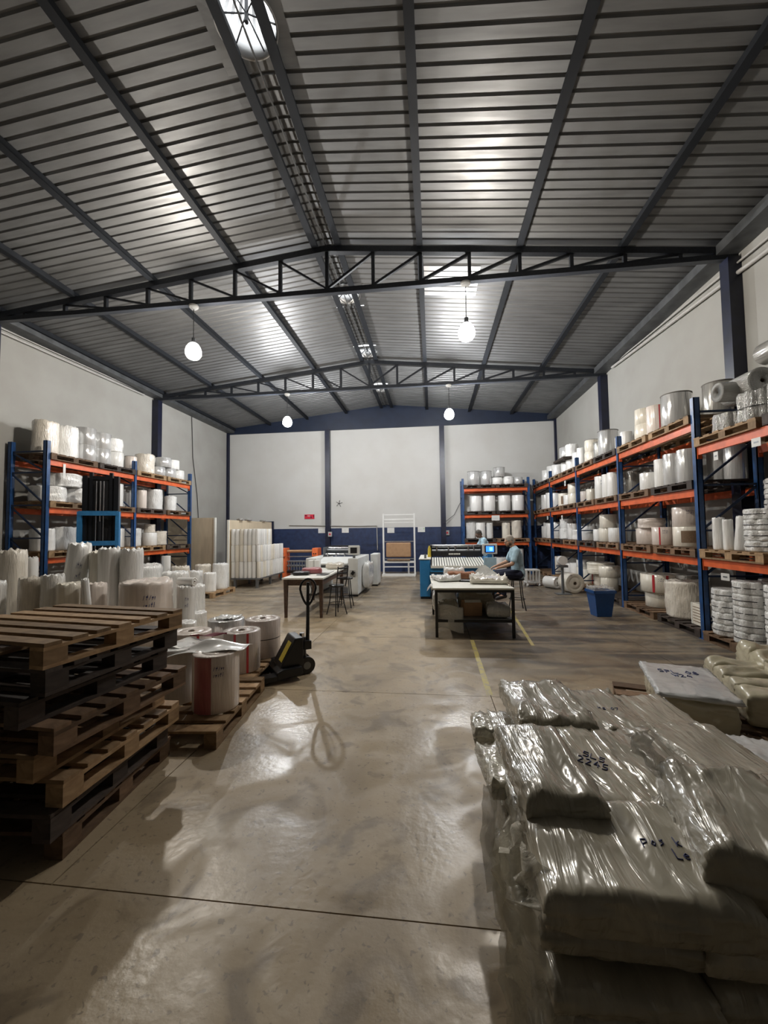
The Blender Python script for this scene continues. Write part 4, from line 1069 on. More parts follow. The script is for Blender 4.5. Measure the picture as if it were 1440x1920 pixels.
cl(-6.9, 8.9, .36, .9, 'wrap_w', 'soft52', (), 'wide white crinkled bundle in front of the stacker')
cl(-6.35, 7.9, .3, .85, 'wrap_w', 'soft53', (), 'white crinkled bundle left of the big crinkled bundle')
cl(-5.62, 8.3, .28, .78, 'wrap_c', 'soft54', (), 'cream bundle in the middle of the floor group by the left rack')
cl(-6.85, 7.3, .26, 1.0, 'wrap_c', 'soft55', (), 'cream wrapped roll beside the foot of the stacker')
pallet(('l', False, False, 6), (-6.25, 10.65, 0), 0, 'pallet under four wrapped rolls near the tube stack', 'pallets under the big rolls')
cl(-6.52, 10.85, .22, .68, 'wrap_c', 'soft56', (), 'cream wrapped roll at back left of the small pallet by the tube stack', z=.14)
cl(-6.02, 10.9, .21, .70, 'wrap_w', 'soft57', (), 'clean white wrapped roll at back right of the small pallet', z=.14)
cl(-6.00, 10.32, .16, .50, 'f_white', 'soft58', (), 'low white roll at the front right of the small pallet', z=.14)
cl(-6.45, 10.35, .2, .55, 'wrap_w', 'soft59', (), 'low crinkled roll at the front left of the small pallet', z=.14)
lying(-4.02, 6.02, .885, .065, .30, 'f_white', 'small white roll lying on top of the narrow pale roll', CL, 1.4)

# stacker truck in front of the left rack
def stacker():
    t = thing('stacker_truck', 'blue stacker truck with tall black mast in front of left rack', 'stacker', (-7.35, 8.15, 0), .45)
    b, k = M['sblue'], M['blackm']
    for s in (-1, 1):
        MB().b2(s * .30 - .045, s * .30 + .045, .0, .13, .06, 3.02).build('mast_channel', k, t)
        MB().b2(s * .19 - .03, s * .19 + .03, .02, .11, .3, 3.10).build('inner_mast_channel', k, t)
        MB().b2(s * .36 - .035, s * .36 + .035, -.12, .02, .05, 2.22).build('frame_side', b, t)
        MB().tube([(s * .33, -.25, .08), (s * .33 + .06 * s, -.25, .08)], .08, 14).build('wheel', M['black'], t)
    MB().b2(-.20, .20, .03, .10, 2.94, 3.02).build('mast_crosshead', k, t)
    MB().b2(-.27, .27, .05, .08, .3, 2.98).build('mast_guard', M['black'], t)
    MB().tube([(0, .0, .3), (0, .0, 2.0)], .035, 12).build('lift_cylinder', k, t)
    MB().tube([(0, .0, 2.0), (0, .0, 2.9)], .018, 10).build('piston_rod', M['chrome'], t)
    for s in (-.07, .07): MB().tube([(s, -.02, .4), (s, -.02, 2.9)], .012, 6).build('lift_chain', M['chrome'], t)
    for z in (2.18, 1.52): MB().b2(-.36, .36, -.13, -.07, z - .05, z + .05).build('frame_crossbar', b, t)
    MB().b2(-.38, .38, -.34, .0, .08, 1.20).build('body_cover', b, t)
    MB().tube([(0, -.36, .9), (0, -.6, 1.15), (.12, -.62, 1.2)], .02, 8).build('tiller', M['black'], t)
stacker()

# ================================================================== BACK LEFT: PARTITIONS AND TUBE STACK
o = MB().b2(XL + .02, -7.36, 12.90, 12.94, 0, 2.24).build('plywood_partition', M['ply']); tag(o, 'beige plywood partition at the end of the left rack, facing the camera', 'partition')
MB().b2(-7.36, -7.31, 12.88, 12.96, 0, 2.24).build('edge_batten', M['lid'], o)
o = thing('plywood_partition', 'beige plywood partition behind the tiered stack of white tubes', 'partition')
MB().b2(-6.36, -6.32, 11.95, 15.3, 0, 2.12).build('board', M['ply'], o)
MB().b2(-6.37, -6.31, 11.90, 11.95, 0, 2.12).build('edge_batten', M['lid'], o)
o = MB().b2(XL + .3, -6.9, 16.86, YB - .03, 0, 2.2).build('navy_board_1', M['navy']); tag(o, kind='structure')  # plain dark navy board filling the dark gap between the two partitions
for q, (x, y, w) in enumerate([(-6.34, 12.7, .10), (-6.34, 13.3, .16), (-6.34, 14.5, .12)]):
    me = pack_mesh(.12, w * 2, .07, 30 + q, n=20); me.materials.append(M['f_grey'])
    o = link('rag', me, None, (x, y, 2.12)); tag(o, ['small crumpled grey thing on the partition top, nearest', 'longer grey scrap lying on the partition top', 'flat grey scrap at the far end of the partition top'][q], 'rag')
bt = thing('tube_bench', 'low dark metal bench carrying the tiered white tubes', 'bench', (-5.80, 13.0, 0))
MB().b2(-.48, .46, -1.02, 1.08, .26, .30).build('bench_top', M['greym'], bt)
for x in (-.36, .36):
    for y in (-.96, 0.05, 1.02): MB().b2(x - .035, x + .035, y - .035, y + .035, 0, .26).build('leg', M['greym'], bt)
tb = MB().lathe([(0, .0), (.9, 0), (1, .02), (1.0, .5), (1.0, .97), (.93, 1.0), (.4, 1.0), (.35, .96), (.0, .94)], 12).mesh('film_tube'); tb.materials.append(M['f_white'])
tb2 = tb.copy(); tb2.materials.clear(); tb2.materials.append(M['f_cream'])
rt = random.Random(4)
def tube(x, y, z, r, h, tier=0, face='aisle side'):
    cream = rt.random() < .25; tn = ('bottom', 'middle', 'top')[tier]
    o = link('film_tube', tb2 if cream else tb, None, (x, y, z)); o.scale = (r, r, h); o.rotation_euler = (rt.uniform(-.012, .012), rt.uniform(-.012, .012), 0)
    tag(o, f'slim {"cream" if cream else "white"} film tube in the {tn} tier on the low bench, {face}', 'tube', f'{"cream" if cream else "white"} tubes, {tn} tier, {face}')
for tier in range(3):
    z = .302 + tier * .512; r = .066
    y = 12.08; xf = -5.40
    ylast = 14.0 if tier < 2 else 13.05
    while y < ylast:
        tube(xf - rt.uniform(0, .02) - (.04 if tier == 2 else 0), y, z, r, .505, tier); y += .136
    x = -6.24
    while x < -5.49: tube(x, 12.08 - rt.uniform(0, .015), z, r, .505, tier, 'end facing the camera'); x += .136
    # second row behind the front faces closes the gaps
    y = 12.24
    while y < ylast - .1: tube(xf - .15, y, z, r, .50, tier, 'second row'); y += .3

# ================================================================== BACK WALL FITTINGS
def sign(x, z, w, h, lines, label, base='white', ink='black'):
    t = thing('paper_sign', label, 'sign', (x, YB - .02, z), 0, 'paper notices on the back wall')
    MB().b2(-w / 2, w / 2, -.006, 0, -h / 2, h / 2).build('sheet', M[base], t)
    for q, (s, sz, dx, dz, mm) in enumerate(lines):
        text_mesh(s, sz, M[mm], 'print', t, (dx, -.008, dz), rx=PI / 2, thick=.0006)
    return t
sign(-4.76, 1.76, .30, .20, [('----', .07, -.05, .03, 'greym'), ('---', .05, 0, -.05, 'greym')], 'small white notice on the navy paint left of the left back column')
sign(-3.72, 1.76, .30, .20, [('----', .07, -.02, .03, 'greym'), ('----', .05, 0, -.05, 'greym')], 'small white notice on the navy paint right of the left back column')
sign(-1.76, 1.74, .30, .22, [('- - -', .07, 0, .03, 'greym'), ('----', .05, 0, -.05, 'green')], 'white notice seen inside the top left of the white frame')
sign(-.47, 1.76, .30, .22, [('----', .08, -.05, .02, 'greym'), ('*', .16, .1, .0, 'green')], 'white notice with a green spot right of the white frame')
t = thing('red_sign', 'small red sign with dark lettering on the white back wall', 'sign', (-5.30, YB - .02, 2.38), 0)
MB().b2(-.22, .22, -.008, 0, -.095, .095).build('sign_plate', M['redsign'], t)
MB().b2(.05, .10, -.010, -.008, -.06, .0).build('dark_mark', M['navy'], t); MB().b2(-.19, -.13, -.010, -.008, .02, .07).build('dark_mark', M['navy'], t); MB().b2(.18, .21, -.010, -.008, -.03, .08).build('dark_mark', M['navy'], t); MB().b2(-.08, .03, -.010, -.008, .01, .05).build('pale_mark', M['pipe'], t)
for x, lab in ((-4.33, 'small grey socket box on the left back column'), (.60, 'small grey socket box beside the right back column')):
    t = thing('socket_box', lab, 'socket', (x, YB - (.225 if x < 0 else .025), 1.61), 0)
    MB().b2(-.08, .08, -.05, 0, -.1, .1).build('box', M['pipe'], t); MB().tube([(0, -.05, 0), (0, -.075, 0)], .04, 12).build('socket', M['redsign'], t)
t = thing('wall_bracket', 'small dark spider-like bracket with cables on the back wall', 'bracket', (-3.98, YB - .015, 2.92))
for a in (.3, 1.4, 2.6, 3.9, 5.2): MB().tube([(0, -.02, 0), (.10 * math.cos(a), -.03, .10 * math.sin(a)), (.15 * math.cos(a), -.005, .15 * math.sin(a))], .009, 5).build('arm', M['cord'], t)

def white_frame():
    t = thing('roll_stand', 'tall white metal frame holding a brown kraft roll at back wall', 'frame', (-1.30, 15.55, 0))
    w = M['white']
    for s in (-1, 1):
        MB().b2(s * .60 - .03, s * .60 + .03, -.04, .04, .06, 2.38).build('post', w, t)
        MB().b2(s * .60 - .035, s * .60 + .035, -.35, .35, 0, .07).build('foot', w, t)
    for z, h in ((2.34, .035), (2.16, .05), (2.04, .03), (.52, .08), (.33, .04)): MB().b2(-.57, .57, -.02, .02, z - h / 2, z + h / 2).build('crossbar', w, t)
    MB().b2(-.62, .62, -.30, -.24, .0, .10).build('crossbar', w, t)
    MB().b2(.33, .39, -.03, .03, .08, .50).build('short_post', M['pipe'], t)
    MB().tube([(-.57, -.02, 1.30), (.57, -.02, 1.30)], .02, 8).build('shaft', M['chrome'], t)
    MB().tube([(-.57, -.02, .64), (.57, -.02, .64)], .02, 8).build('shaft', M['greym'], t)
    o = MB().b2(-.50, .46, -.09, .06, .70, 1.26).build('kraft_roll', M['kraft'], t); bevel(o, .05, 4); tag(o, 'brown kraft paper web')
    o = MB().tube([(-.46, -.02, .60), (.42, -.02, .60)], .05, 14).build('lower_roll', M['brownl'], t)
white_frame()

# ================================================================== MACHINES
def unwinder():
    t = thing('unwinding_stand', 'orange film unwinder with two side cheeks and rollers at back', 'machine', (0, 0, 0))
    for x0, x1 in ((-5.66, -5.44), (-4.42, -4.20)):
        mb = MB(); a, b = 14.4, 15.0
        vs = [(x0, a - .06, .05), (x1, a - .06, .05), (x1, a + .05, 1.12), (x0, a + .05, 1.12), (x0, b, .05), (x1, b, .05), (x1, b - .1, 1.12), (x0, b - .1, 1.12)]
        mb.add(vs, [(0, 1, 2, 3), (5, 4, 7, 6), (1, 5, 6, 2), (4, 0, 3, 7), (3, 2, 6, 7), (4, 5, 1, 0)])
        o = mb.build('side_cheek', M['morange'], t); bevel(o, .015)
        MB().tube([((x0 + x1) / 2 - .04, a - .0, .92), ((x0 + x1) / 2 - .04, a + .03, .92)], .022, 8).build('button', M['black'], o)
        MB().tube([((x0 + x1) / 2 + .04, a - .0, .92), ((x0 + x1) / 2 + .04, a + .03, .92)], .022, 8).build('button', M['black'], o)
        MB().b2(x0, x1, a - .03, a + .06, .80, .815).build('seam', M['black'], o)
    for z, r, m in ((1.0, .055, 'kraft'), (.62, .04, 'greym'), (.45, .05, 'greym'), (.25, .06, 'black'), (.8, .02, 'chrome')):
        MB().tube([(-5.43, 14.65, z), (-4.43, 14.65, z)], r, 12).build('roller', M[m], t)
    for q in range(9): MB().b2(-5.35 + q * .105, -5.32 + q * .105, 14.5, 14.52, .30, .62).build('guide_bar', M['greym'], t)
unwinder()
def bag_machine_white():
    t = thing('bag_making_machine', 'white bag making machine with operator screen, left of the aisle', 'machine', (0, 0, 0))
    w = M['whitem']
    a = .0
    o = bevel(MB().b2(-2.24, -1.97, 10.5, 12.4, .05, 1.0).build('right_cabinet', w, t), .02)
    MB().b2(-2.23, -1.98, 10.52, 12.38, 0, .05).build('plinth', M['black'], t)
    MB().box((-2.11, 10.485, .62), (.15, .03, .15), mtx=Matrix.Rotation(.0, 3, 'Y')).build('switch_box', M['pipe'], t)
    MB().box((-2.10, 10.46, .62), (.08, .03, .10), mtx=Matrix.Rotation(.6, 3, 'Y')).build('switch_knob', M['black'], t)
    bevel(MB().b2(-3.42, -3.12, 10.6, 12.4, .05, 1.0).build('left_cabinet', w, t), .02)
    MB().b2(-3.41, -3.13, 10.62, 12.38, 0, .05).build('plinth', M['black'], t)
    MB().add([(-3.10, 10.55, .86), (-2.26, 10.55, .86), (-2.26, 11.3, 1.0), (-3.10, 11.3, 1.0), (-3.10, 10.55, .82), (-2.26, 10.55, .82), (-2.26, 11.3, .96), (-3.10, 11.3, .96)], [(0, 1, 2, 3), (7, 6, 5, 4), (0, 4, 5, 1), (1, 5, 6, 2), (2, 6, 7, 3), (3, 7, 4, 0)]).build('delivery_bed', w, t)
    MB().b2(-3.10, -2.26, 10.7, 12.2, .55, .78).build('under_frame', M['greym'], t)
    for y, z, r, m in ((11.4, 1.06, .04, 'chrome'), (11.6, 1.16, .05, 'greym'), (11.85, 1.22, .035, 'chrome'), (12.1, 1.1, .06, 'black')):
        MB().tube([(-3.12, y, z), (-2.24, y, z)], r, 12).build('roller', M[m], t)
    for x in (-3.13, -2.26): MB().b2(x, x + .03, 11.3, 12.3, .98, 1.26).build('roller_bracket', M['greym'], t)
    MB().b2(-3.15, -2.22, 11.95, 12.1, 1.24, 1.29).build('top_bar', M['black'], t)
    for x in (-3.0, -2.75, -2.5): MB().tube([(x, 11.3, 1.0), (x, 11.3, 1.1)], .02, 8).build('adjusting_knob', M['chrome'], t)
    s = bevel(MB().b2(-2.25, -1.95, 10.60, 10.68, 1.08, 1.33).build('operator_screen', w, t), .015)
    MB().b2(-2.19, -2.01, 10.595, 10.60, 1.13, 1.28).build('display', M['black'], s)
    MB().b2(-2.13, -2.07, 10.62, 10.68, .98, 1.08).build('screen_post', M['greym'], t)
    bevel(MB().b2(-1.95, -1.72, 12.5, 13.2, .05, 1.0).build('rear_cabinet', w, t), .02)
    MB().b2(-1.94, -1.73, 12.52, 13.18, 0, .05).build('plinth', M['black'], t)
    me = pack_mesh(.18, .9, .75, 41, n=26, fold=.02); me.materials.append(M['wrap_w'])
    o = link('plastic_cover', me, t, (-1.86, 11.5, .12)); tag(o, 'crumpled plastic hung on the machine side')
bag_machine_white()
def bag_machine_blue():
    t = thing('bag_making_machine', 'blue bag making machine with striped delivery bed behind the packing table', 'machine', (0, 0, 0))
    b = M['mblue']
    o = bevel(MB().b2(-.34, -.08, 10.2, 11.9, .05, .98).build('left_cabinet', b, t), .02)
    MB().b2(-.36, -.06, 10.18, 11.9, .98, 1.0).build('cabinet_top', M['lid'], o)
    MB().b2(-.33, -.09, 10.22, 11.88, 0, .05).build('plinth', M['black'], t)
    bevel(MB().b2(1.30, 1.56, 10.4, 11.9, .05, .95).build('right_cabinet', b, t), .02)
    MB().b2(1.31, 1.55, 10.42, 11.88, 0, .05).build('plinth', M['black'], t)
    MB().b2(-.08, 1.30, 10.5, 11.8, .30, .72).build('under_frame', M['greym'], t)
    MB().b2(-.08, 1.30, 9.86, 9.90, .70, .80).build('front_rail', b, t)
    MB().b2(-.08, 1.30, 9.9, 9.94, .56, .66).build('front_rail', b, t)
    # sloped bed: dark plate with white belts
    y0, z0, y1, z1 = 9.85, .84, 11.05, .97
    def slab(x0, x1, lift, th, nm, m, par=t):
        MB().add([(x0, y0, z0 + lift), (x1, y0, z0 + lift), (x1, y1, z1 + lift), (x0, y1, z1 + lift), (x0, y0, z0 + lift - th), (x1, y0, z0 + lift - th), (x1, y1, z1 + lift - th), (x0, y1, z1 + lift - th)],
                 [(0, 1, 2, 3), (7, 6, 5, 4), (0, 4, 5, 1), (1, 5, 6, 2), (2, 6, 7, 3), (3, 7, 4, 0)]).build(nm, M[m], par)
    slab(-.06, 1.28, 0, .04, 'bed_plate', 'blackm')
    for q in range(21): slab(-.03 + q * .063, .012 + q * .063, .008, .006, 'belt_strip', 'lid')
    MB().b2(-.06, 1.28, 9.82, 9.85, .80, .855).build('bed_lip', M['lid'], t)
    MB().b2(-.05, 1.26, 11.10, 11.16, 1.00, 1.13).build('front_plate', M['black'], t)
    text_mesh('BAG MAKER', .045, M['white'], 'lettering', t, (.55, 11.098, 1.065), rx=PI / 2, thick=.0008) if False else None
    for q in range(7): MB().b2(.42 + q * .045, .452 + q * .045, 11.094, 11.10, 1.045, 1.085).build('plate_lettering', M['lid'], t)
    for y, z, r, m in ((11.25, 1.14, .045, 'greym'), (11.4, 1.22, .04, 'black'), (11.6, 1.27, .035, 'chrome'), (11.75, 1.16, .05, 'greym')):
        MB().tube([(-.05, y, z), (1.28, y, z)], r, 12).build('roller', M[m], t)
    for x in (-.07, 1.27): MB().b2(x, x + .04, 11.1, 11.85, .98, 1.30).build('roller_bracket', M['blackm'], t)
    for x in (.10, .42, .60, .95, 1.1): MB().tube([(x, 11.2, 1.15), (x, 11.2, 1.28)], .025, 8).build('adjusting_knob', M['chrome'], t)
    MB().tube([(-.20, 10.4, 1.0), (-.20, 10.4, 1.10)], .03, 10).build('beacon_base', M['greym'], t)
    MB().tube([(-.10, 10.9, 1.0), (-.10, 10.9, 1.22), (-.10, 10.9, 1.30)], [.05, .04, .015], 10).build('beacon', M['yellow'], t)
    # operator screen on a blue post
    MB().b2(1.27, 1.37, 9.75, 9.82, .60, 1.14).build('screen_post', b, t)
    s = bevel(MB().b2(1.14, 1.48, 9.62, 9.70, 1.14, 1.38).build('operator_screen', M['white'], t), .015)
    MB().b2(1.19, 1.43, 9.612, 9.62, 1.18, 1.34).build('display', M['black'], s)
    MB().b2(1.22, 1.40, 9.608, 9.612, 1.195, 1.325).build('lit_display', M['screen'], s)
    MB().b2(1.30, 1.37, 9.605, 9.608, 1.22, 1.30).build('display_patch', M['screen2'], s)
    MB().box((1.31, 9.64, .93), (.28, .05, .26), mtx=Matrix.Rotation(.12, 3, 'X')).build('paper_holder', M['shirt'], t)
bag_machine_blue()

# ================================================================== TABLES
def table_front():
    t = thing('packing_table', 'white-topped packing table on a black metal frame in mid hall', 'table', (.61, 7.48, 0), .03)
    bevel(MB().b2(-.66, .62, -.93, .92, .755, .785).build('tabletop', M['lid'], t), .006)
    for x in (-.60, .60):
        for y in (-.88, .88): MB().b2(x - .022, x + .022, y - .022, y + .022, 0, .755).build('leg', M['blackm'], t)
        MB().b2(x - .02, x + .02, -.88, .88, .71, .755).build('apron_rail', M['blackm'], t)
    for y in (-.88, .88):
        MB().b2(-.60, .60, y - .02, y + .02, .71, .755).build('apron_rail', M['blackm'], t)
        MB().b2(-.60, .60, y - .02, y + .02, .24, .28).build('shelf_rail', M['blackm'], t)
    MB().b2(-.60, .60, -.88, .88, .275, .29).build('lower_shelf', M['greym'], t)
table_front()
def on_table(name, label, cx, cy, z, sx, sy, sz, rz, seed, m, cat, fold=.02, n=26):
    me = pack_mesh(sx, sy, sz, seed, n=n, fold=fold); me.materials.append(M[m])
    o = link(name, me, None, (cx, cy, z)); o.rotation_euler.z = rz; tag(o, label, cat); return o
TT = .788
on_table('brown_cloth', 'brown folded cloth lying on the packing table', .53, 7.82, TT, .52, .30, .13, .05, 51, 'blanket', 'cloth')
on_table('plastic_heap', 'crumpled white plastic strips at the left of the packing table', .22, 7.55, TT, .40, .50, .08, .3, 52, 'wrap_w', 'plastic', .05)
on_table('plastic_heap', 'white cut plastic heaped behind the brown cloth', .40, 8.10, TT, .40, .22, .17, 0, 53, 'wrap_w', 'plastic', .05)
on_table('plastic_heap', 'cream plastic bags heaped at the right of the packing table', .95, 7.25, TT, .62, .55, .09, -.1, 54, 'f_cream', 'plastic', .05)
on_table('plastic_heap', 'small white rag of plastic right of the brown cloth', .80, 7.72, TT, .22, .2, .09, -.4, 64, 'wrap_w', 'plastic', .05)
on_table('black_tray', 'flat black scrap in the middle of the packing table', .62, 7.40, TT, .30, .22, .025, -.2, 55, 'black', 'tray', .004)
# plastic tent: a bag propped up in a peak
mb = MB(); cx, cy = .98, 8.02
base = [(cx - .30, cy - .1), (cx + .32, cy - .28), (cx + .30, cy + .12), (cx - .16, cy + .2)]
vs = [(x, y, TT) for x, y in base] + [(cx - .06, cy, TT + .24), (cx + .02, cy, TT + .235)]
mb.add(vs, [(0, 1, 5, 4), (1, 2, 5), (2, 3, 4, 5), (3, 0, 4)])
o = mb.build('plastic_bag', M['clear']); tag(o, 'clear plastic bag standing in a peak on the packing table', 'bag')
s = o.modifiers.new('thickness', 'SOLIDIFY'); s.thickness = .002
sheet('plastic_sheet', 'cream plastic hanging over the right front corner of the table', lambda u, v: (1.20 + .07 * u + .02 * noise.noise(Vector((v * 5, 3, u))), 6.75 + .5 * v, TT + .012 - (.24 * max(0, u - .35) * (1 - .3 * v)) + .01 * math.sin(v * 9)), 16, 12, 'wrap_c')
sheet('plastic_sheet', 'small white plastic flap over the left front corner of the table', lambda u, v: (-.02 - .09 * u, 6.62 + .3 * v, TT + .010 - .11 * max(0, u - .3) + .008 * math.sin(v * 8)), 10, 8, 'wrap_w')
# lower shelf load
SG = 'bundles on the lower shelf of the packing table'
for a in [('clear-wrapped sagging bag hanging off the left of the lower shelf', .20, 6.80, .292, .36, .34, .26, 'pack', 61), ('clear-wrapped pack at the left back of the lower shelf', .18, 7.32, .292, .40, .5, .36, 'wrap_w', 62),
          ('clear-wrapped bundle at the right of the lower shelf', 1.02, 6.85, .292, .36, .4, .22, 'wrap_g', 63), ('large wrapped bundle behind the box on the lower shelf', .72, 7.42, .292, .60, .5, .34, 'pack', 65)]:
    o = on_table('wrapped_bundle', a[0], a[1], a[2], a[3], a[4], a[5], a[6], 0, a[8], a[7], 'bundle', .02); o['group'] = SG
sheet('plastic_bag', 'clear plastic bag drooping below the left end of the lower shelf', lambda u, v: (.06 + .40 * u - .05 * (1 - u) * v, 6.60 - .03 * math.sin(PI * u), .50 - .36 * v + .03 * math.sin(u * 5) - .05 * u * v + .01 * noise.noise(Vector((u * 6, v * 6, 1)))), 18, 18, 'clear', cat='bag')
t = thing('cardboard_box', 'open brown cardboard box in the middle of the lower shelf', 'box', (.62, 6.95, .292), .08)
bevel(MB().b2(-.15, .15, -.14, .14, 0, .22).build('box_body', M['kraft'], t), .004)
MB().add([(-.13, -.16, .225), (.13, -.16, .225), (.13, -.10, .26), (-.13, -.10, .26)], [(0, 1, 2, 3)]).build('paper_label', M['lid'], t)

def table_left():
    t = thing('wooden_table', 'dark wooden table with a white cloth in front of the white machine', 'table', (-2.62, 8.92, 0), .03)
    MB().b2(-.42, .42, -1.12, 1.12, .765, .795).build('tabletop', M['lid'], t)
    for x in (-.36, .36):
        for y in (-1.04, 1.04):
            mb = MB(); a, b_ = .04, .025
            mb.add([(x - b_, y - b_, 0), (x + b_, y - b_, 0), (x + b_, y + b_, 0), (x - b_, y + b_, 0), (x - a, y - a, .765), (x + a, y - a, .765), (x + a, y + a, .765), (x - a, y + a, .765)], [(3, 2, 1, 0), (4, 5, 6, 7), (0, 1, 5, 4), (1, 2, 6, 5), (2, 3, 7, 6), (3, 0, 4, 7)])
            mb.build('leg', M['dtwood'], t)
        MB().b2(x - .02, x + .02, -1.0, 1.0, .64, .765).build('apron', M['dtwood'], t)
    for y in (-1.04, 1.04): MB().b2(-.36, .36, y - .02, y + .02, .64, .765).build('apron', M['dtwood'], t)
table_left()
on_table('brown_cloth', 'red-brown cushion-like bundle on the dark wooden table', -2.68, 8.75, .798, .42, .40, .12, .3, 71, 'pink', 'cloth', .008)
on_table('dark_cloth', 'dark cloth under the red-brown bundle on the wooden table', -2.80, 8.40, .798, .34, .30, .07, .2, 72, 'black', 'cloth', .008)
on_table('paper_stack', 'white papers spread in the middle of the wooden table', -2.42, 8.95, .798, .30, .50, .015, .05, 73, 'white', 'paper', .003)
on_table('plastic_heap', 'crumpled white plastic at the far end of the wooden table', -2.40, 9.75, .798, .40, .30, .14, .05, 74, 'wrap_c', 'plastic', .03)
on_table('notebook', 'thin dark notebook near the right edge of the wooden table', -2.33, 8.40, .798, .20, .26, .012, -.1, 75, 'black', 'notebook', .002)
t = thing('white_box', 'small white carton at the far left of the wooden table', 'box', (-2.90, 9.7, .796), .1)
bevel(MB().b2(-.13, .13, -.12, .12, 0, .22).build('box_body', M['white'], t), .006); MB().b2(-.02, .02, -.121, .121, .0, .222).build('tape', M['pipe'], t)

def stool(x, y, rz, label, h=.64, back=False, seatm='black'):
    t = thing('bar_stool', label, 'stool', (x, y, 0), rz, 'black metal stools')
    MB().lathe([(0, h - .03), (.15, h - .03), (.165, h - .015), (.16, h + .005), (.1, h + .015), (0, h + .018)], 20).build('seat', M[seatm], t)
    for k in range(4):
        a = PI / 4 + k * PI / 2
        MB().tube([(.11 * math.cos(a), .11 * math.sin(a), h - .03), (.15 * math.cos(a), .15 * math.sin(a), h * .4), (.21 * math.cos(a), .21 * math.sin(a), 0)], .011, 8).build('leg', M['blackm'], t)
    MB().tube([(.163 * math.cos(2 * PI * q / 20), .163 * math.sin(2 * PI * q / 20), .23) for q in range(21)], .008, 6, False).build('foot_ring', M['blackm'], t)
    if back:
        for s in (-1, 1): MB().tube([(.14, s * .12, h - .02), (.19, s * .13, h + .2), (.22, s * .13, h + .40)], .011, 8).build('back_post', M['blackm'], t)
        for z in (.16, .26, .36): MB().tube([(.14 + z * .2, -.13, h + z), (.16 + z * .2, 0, h + z), (.14 + z * .2, .13, h + z)], .016, 8).build('back_slat', M['blackm'], t)
    return t
stool(-2.00, 8.25, -PI / 2 + .9, 'black metal stool with a ladder back beside the wooden table', .60, True)
stool(-1.98, 9.05, 0, 'black round stool without a back behind the ladder-back stool', .66)
stool(1.76, 8.95, 0, 'black bar stool the seated man sits on', .655)

# ================================================================== SMALL THINGS
def bin_():
    t = thing('waste_bin', 'blue plastic bin lined with clear film by the right rack', 'bin', (3.24, 8.42, 0), .1)
    mb = MB(); a, b_ = .15, .20
    def ring(w, d, z): return [(-w, -d, z), (w, -d, z), (w, d, z), (-w, d, z)]
    vs = ring(.14, .13, 0) + ring(.20, .18, .50) + ring(.19, .17, .50) + ring(.135, .125, .02)
    fs = [(3, 2, 1, 0)] + [(q, (q + 1) % 4, 4 + (q + 1) % 4, 4 + q) for q in range(4)] + [(4 + q, 4 + (q + 1) % 4, 8 + (q + 1) % 4, 8 + q) for q in range(4)] + [(8 + q, 8 + (q + 1) % 4, 12 + (q + 1) % 4, 12 + q) for q in range(4)] + [(12, 13, 14, 15)]
    bevel(mb.add(vs, fs).build('bin_body', M['binblue'], t), .012)
    mb = MB()
    for z0, z1, w, d in ((.455, .505, .215, .195),):
        mb.b2(-w, w, -d, -d + .02, z0, z1); mb.b2(-w, w, d - .02, d, z0, z1); mb.b2(-w, -w + .02, -d, d, z0, z1); mb.b2(w - .02, w, -d, d, z0, z1)
    mb.build('rim', M['binblue'], t)
    me = pack_mesh(.38, .34, .12, 81, n=30, fold=.04); me.materials.append(M['clear'])
    link('bin_liner', me, t, (0, 0, .45))
bin_()
t = thing('white_crate', 'white plastic crate on wheels by the back corner rack', 'crate', (2.95, 12.75, 0), .05)
for z in (.10, .46): MB().b2(-.2, .2, -.2, .2, z, z + .035).build('frame', M['white'], t)
for q in range(5):
    for yy in (-.19, .19): MB().b2(-.19 + q * .09, -.17 + q * .09, yy - .01, yy + .01, .13, .47).build('slat', M['white'], t)
    for xx in (-.19, .19): MB().b2(xx - .01, xx + .01, -.19 + q * .09, -.17 + q * .09, .13, .47).build('slat', M['white'], t)
for x in (-.17, .17):
    for y in (-.17, .17): MB().tube([(x - .02, y, .045), (x + .02, y, .045)], .045, 12).build('wheel', M['white'], t)
t = thing('tape_stand', 'grey pedestal stand with a white roll on top beside the right rack', 'stand', (3.35, 11.1, 0), 0)
MB().b2(-.18, .18, -.16, .16, 0, .02).build('base_plate', M['greym'], t)
MB().tube([(0, 0, .02), (0, 0, .72)], .035, 12).build('pole', M['greym'], t)
MB().b2(-.12, .12, -.10, .10, .70, .76).build('dispenser_body', M['greym'], t)
MB().tube([(0, -.09, .88), (0, .09, .88)], .115, 24).build('roll', M['f_white'], t)
lying(3.62, 11.65, .0, .26, .42, 'f_cream', 'big cream roll lying on its side behind the pedestal stand', 'rolls on the floor below the right rack', .2)
lying(3.28, 12.4, .0, .17, .40, 'f_white', 'white roll lying on the floor beyond the pedestal stand', 'rolls on the floor below the right rack', .6)
o = MB().box((0, 0, 0), (.02, .22, .30)); o = o.build('striped_box', M['f_cream']); bpy.data.objects.remove(o)
t = thing('carton', 'pale carton with dark printed stripes at the foot of the near upright', 'box', (4.28, 7.06, .142), -.05)
bevel(MB().b2(-.12, .12, -.15, .15, 0, .34).build('box_body', M['f_cream'], t), .006)
for q in range(6): MB().b2(-.122, -.12, -.11, .09, .05 + q * .045, .062 + q * .045).build('printed_stripe', M['brownl'], t)
MB().b2(-.125, -.12, .11, .13, .0, .34).build('tape', M['lid'], t)
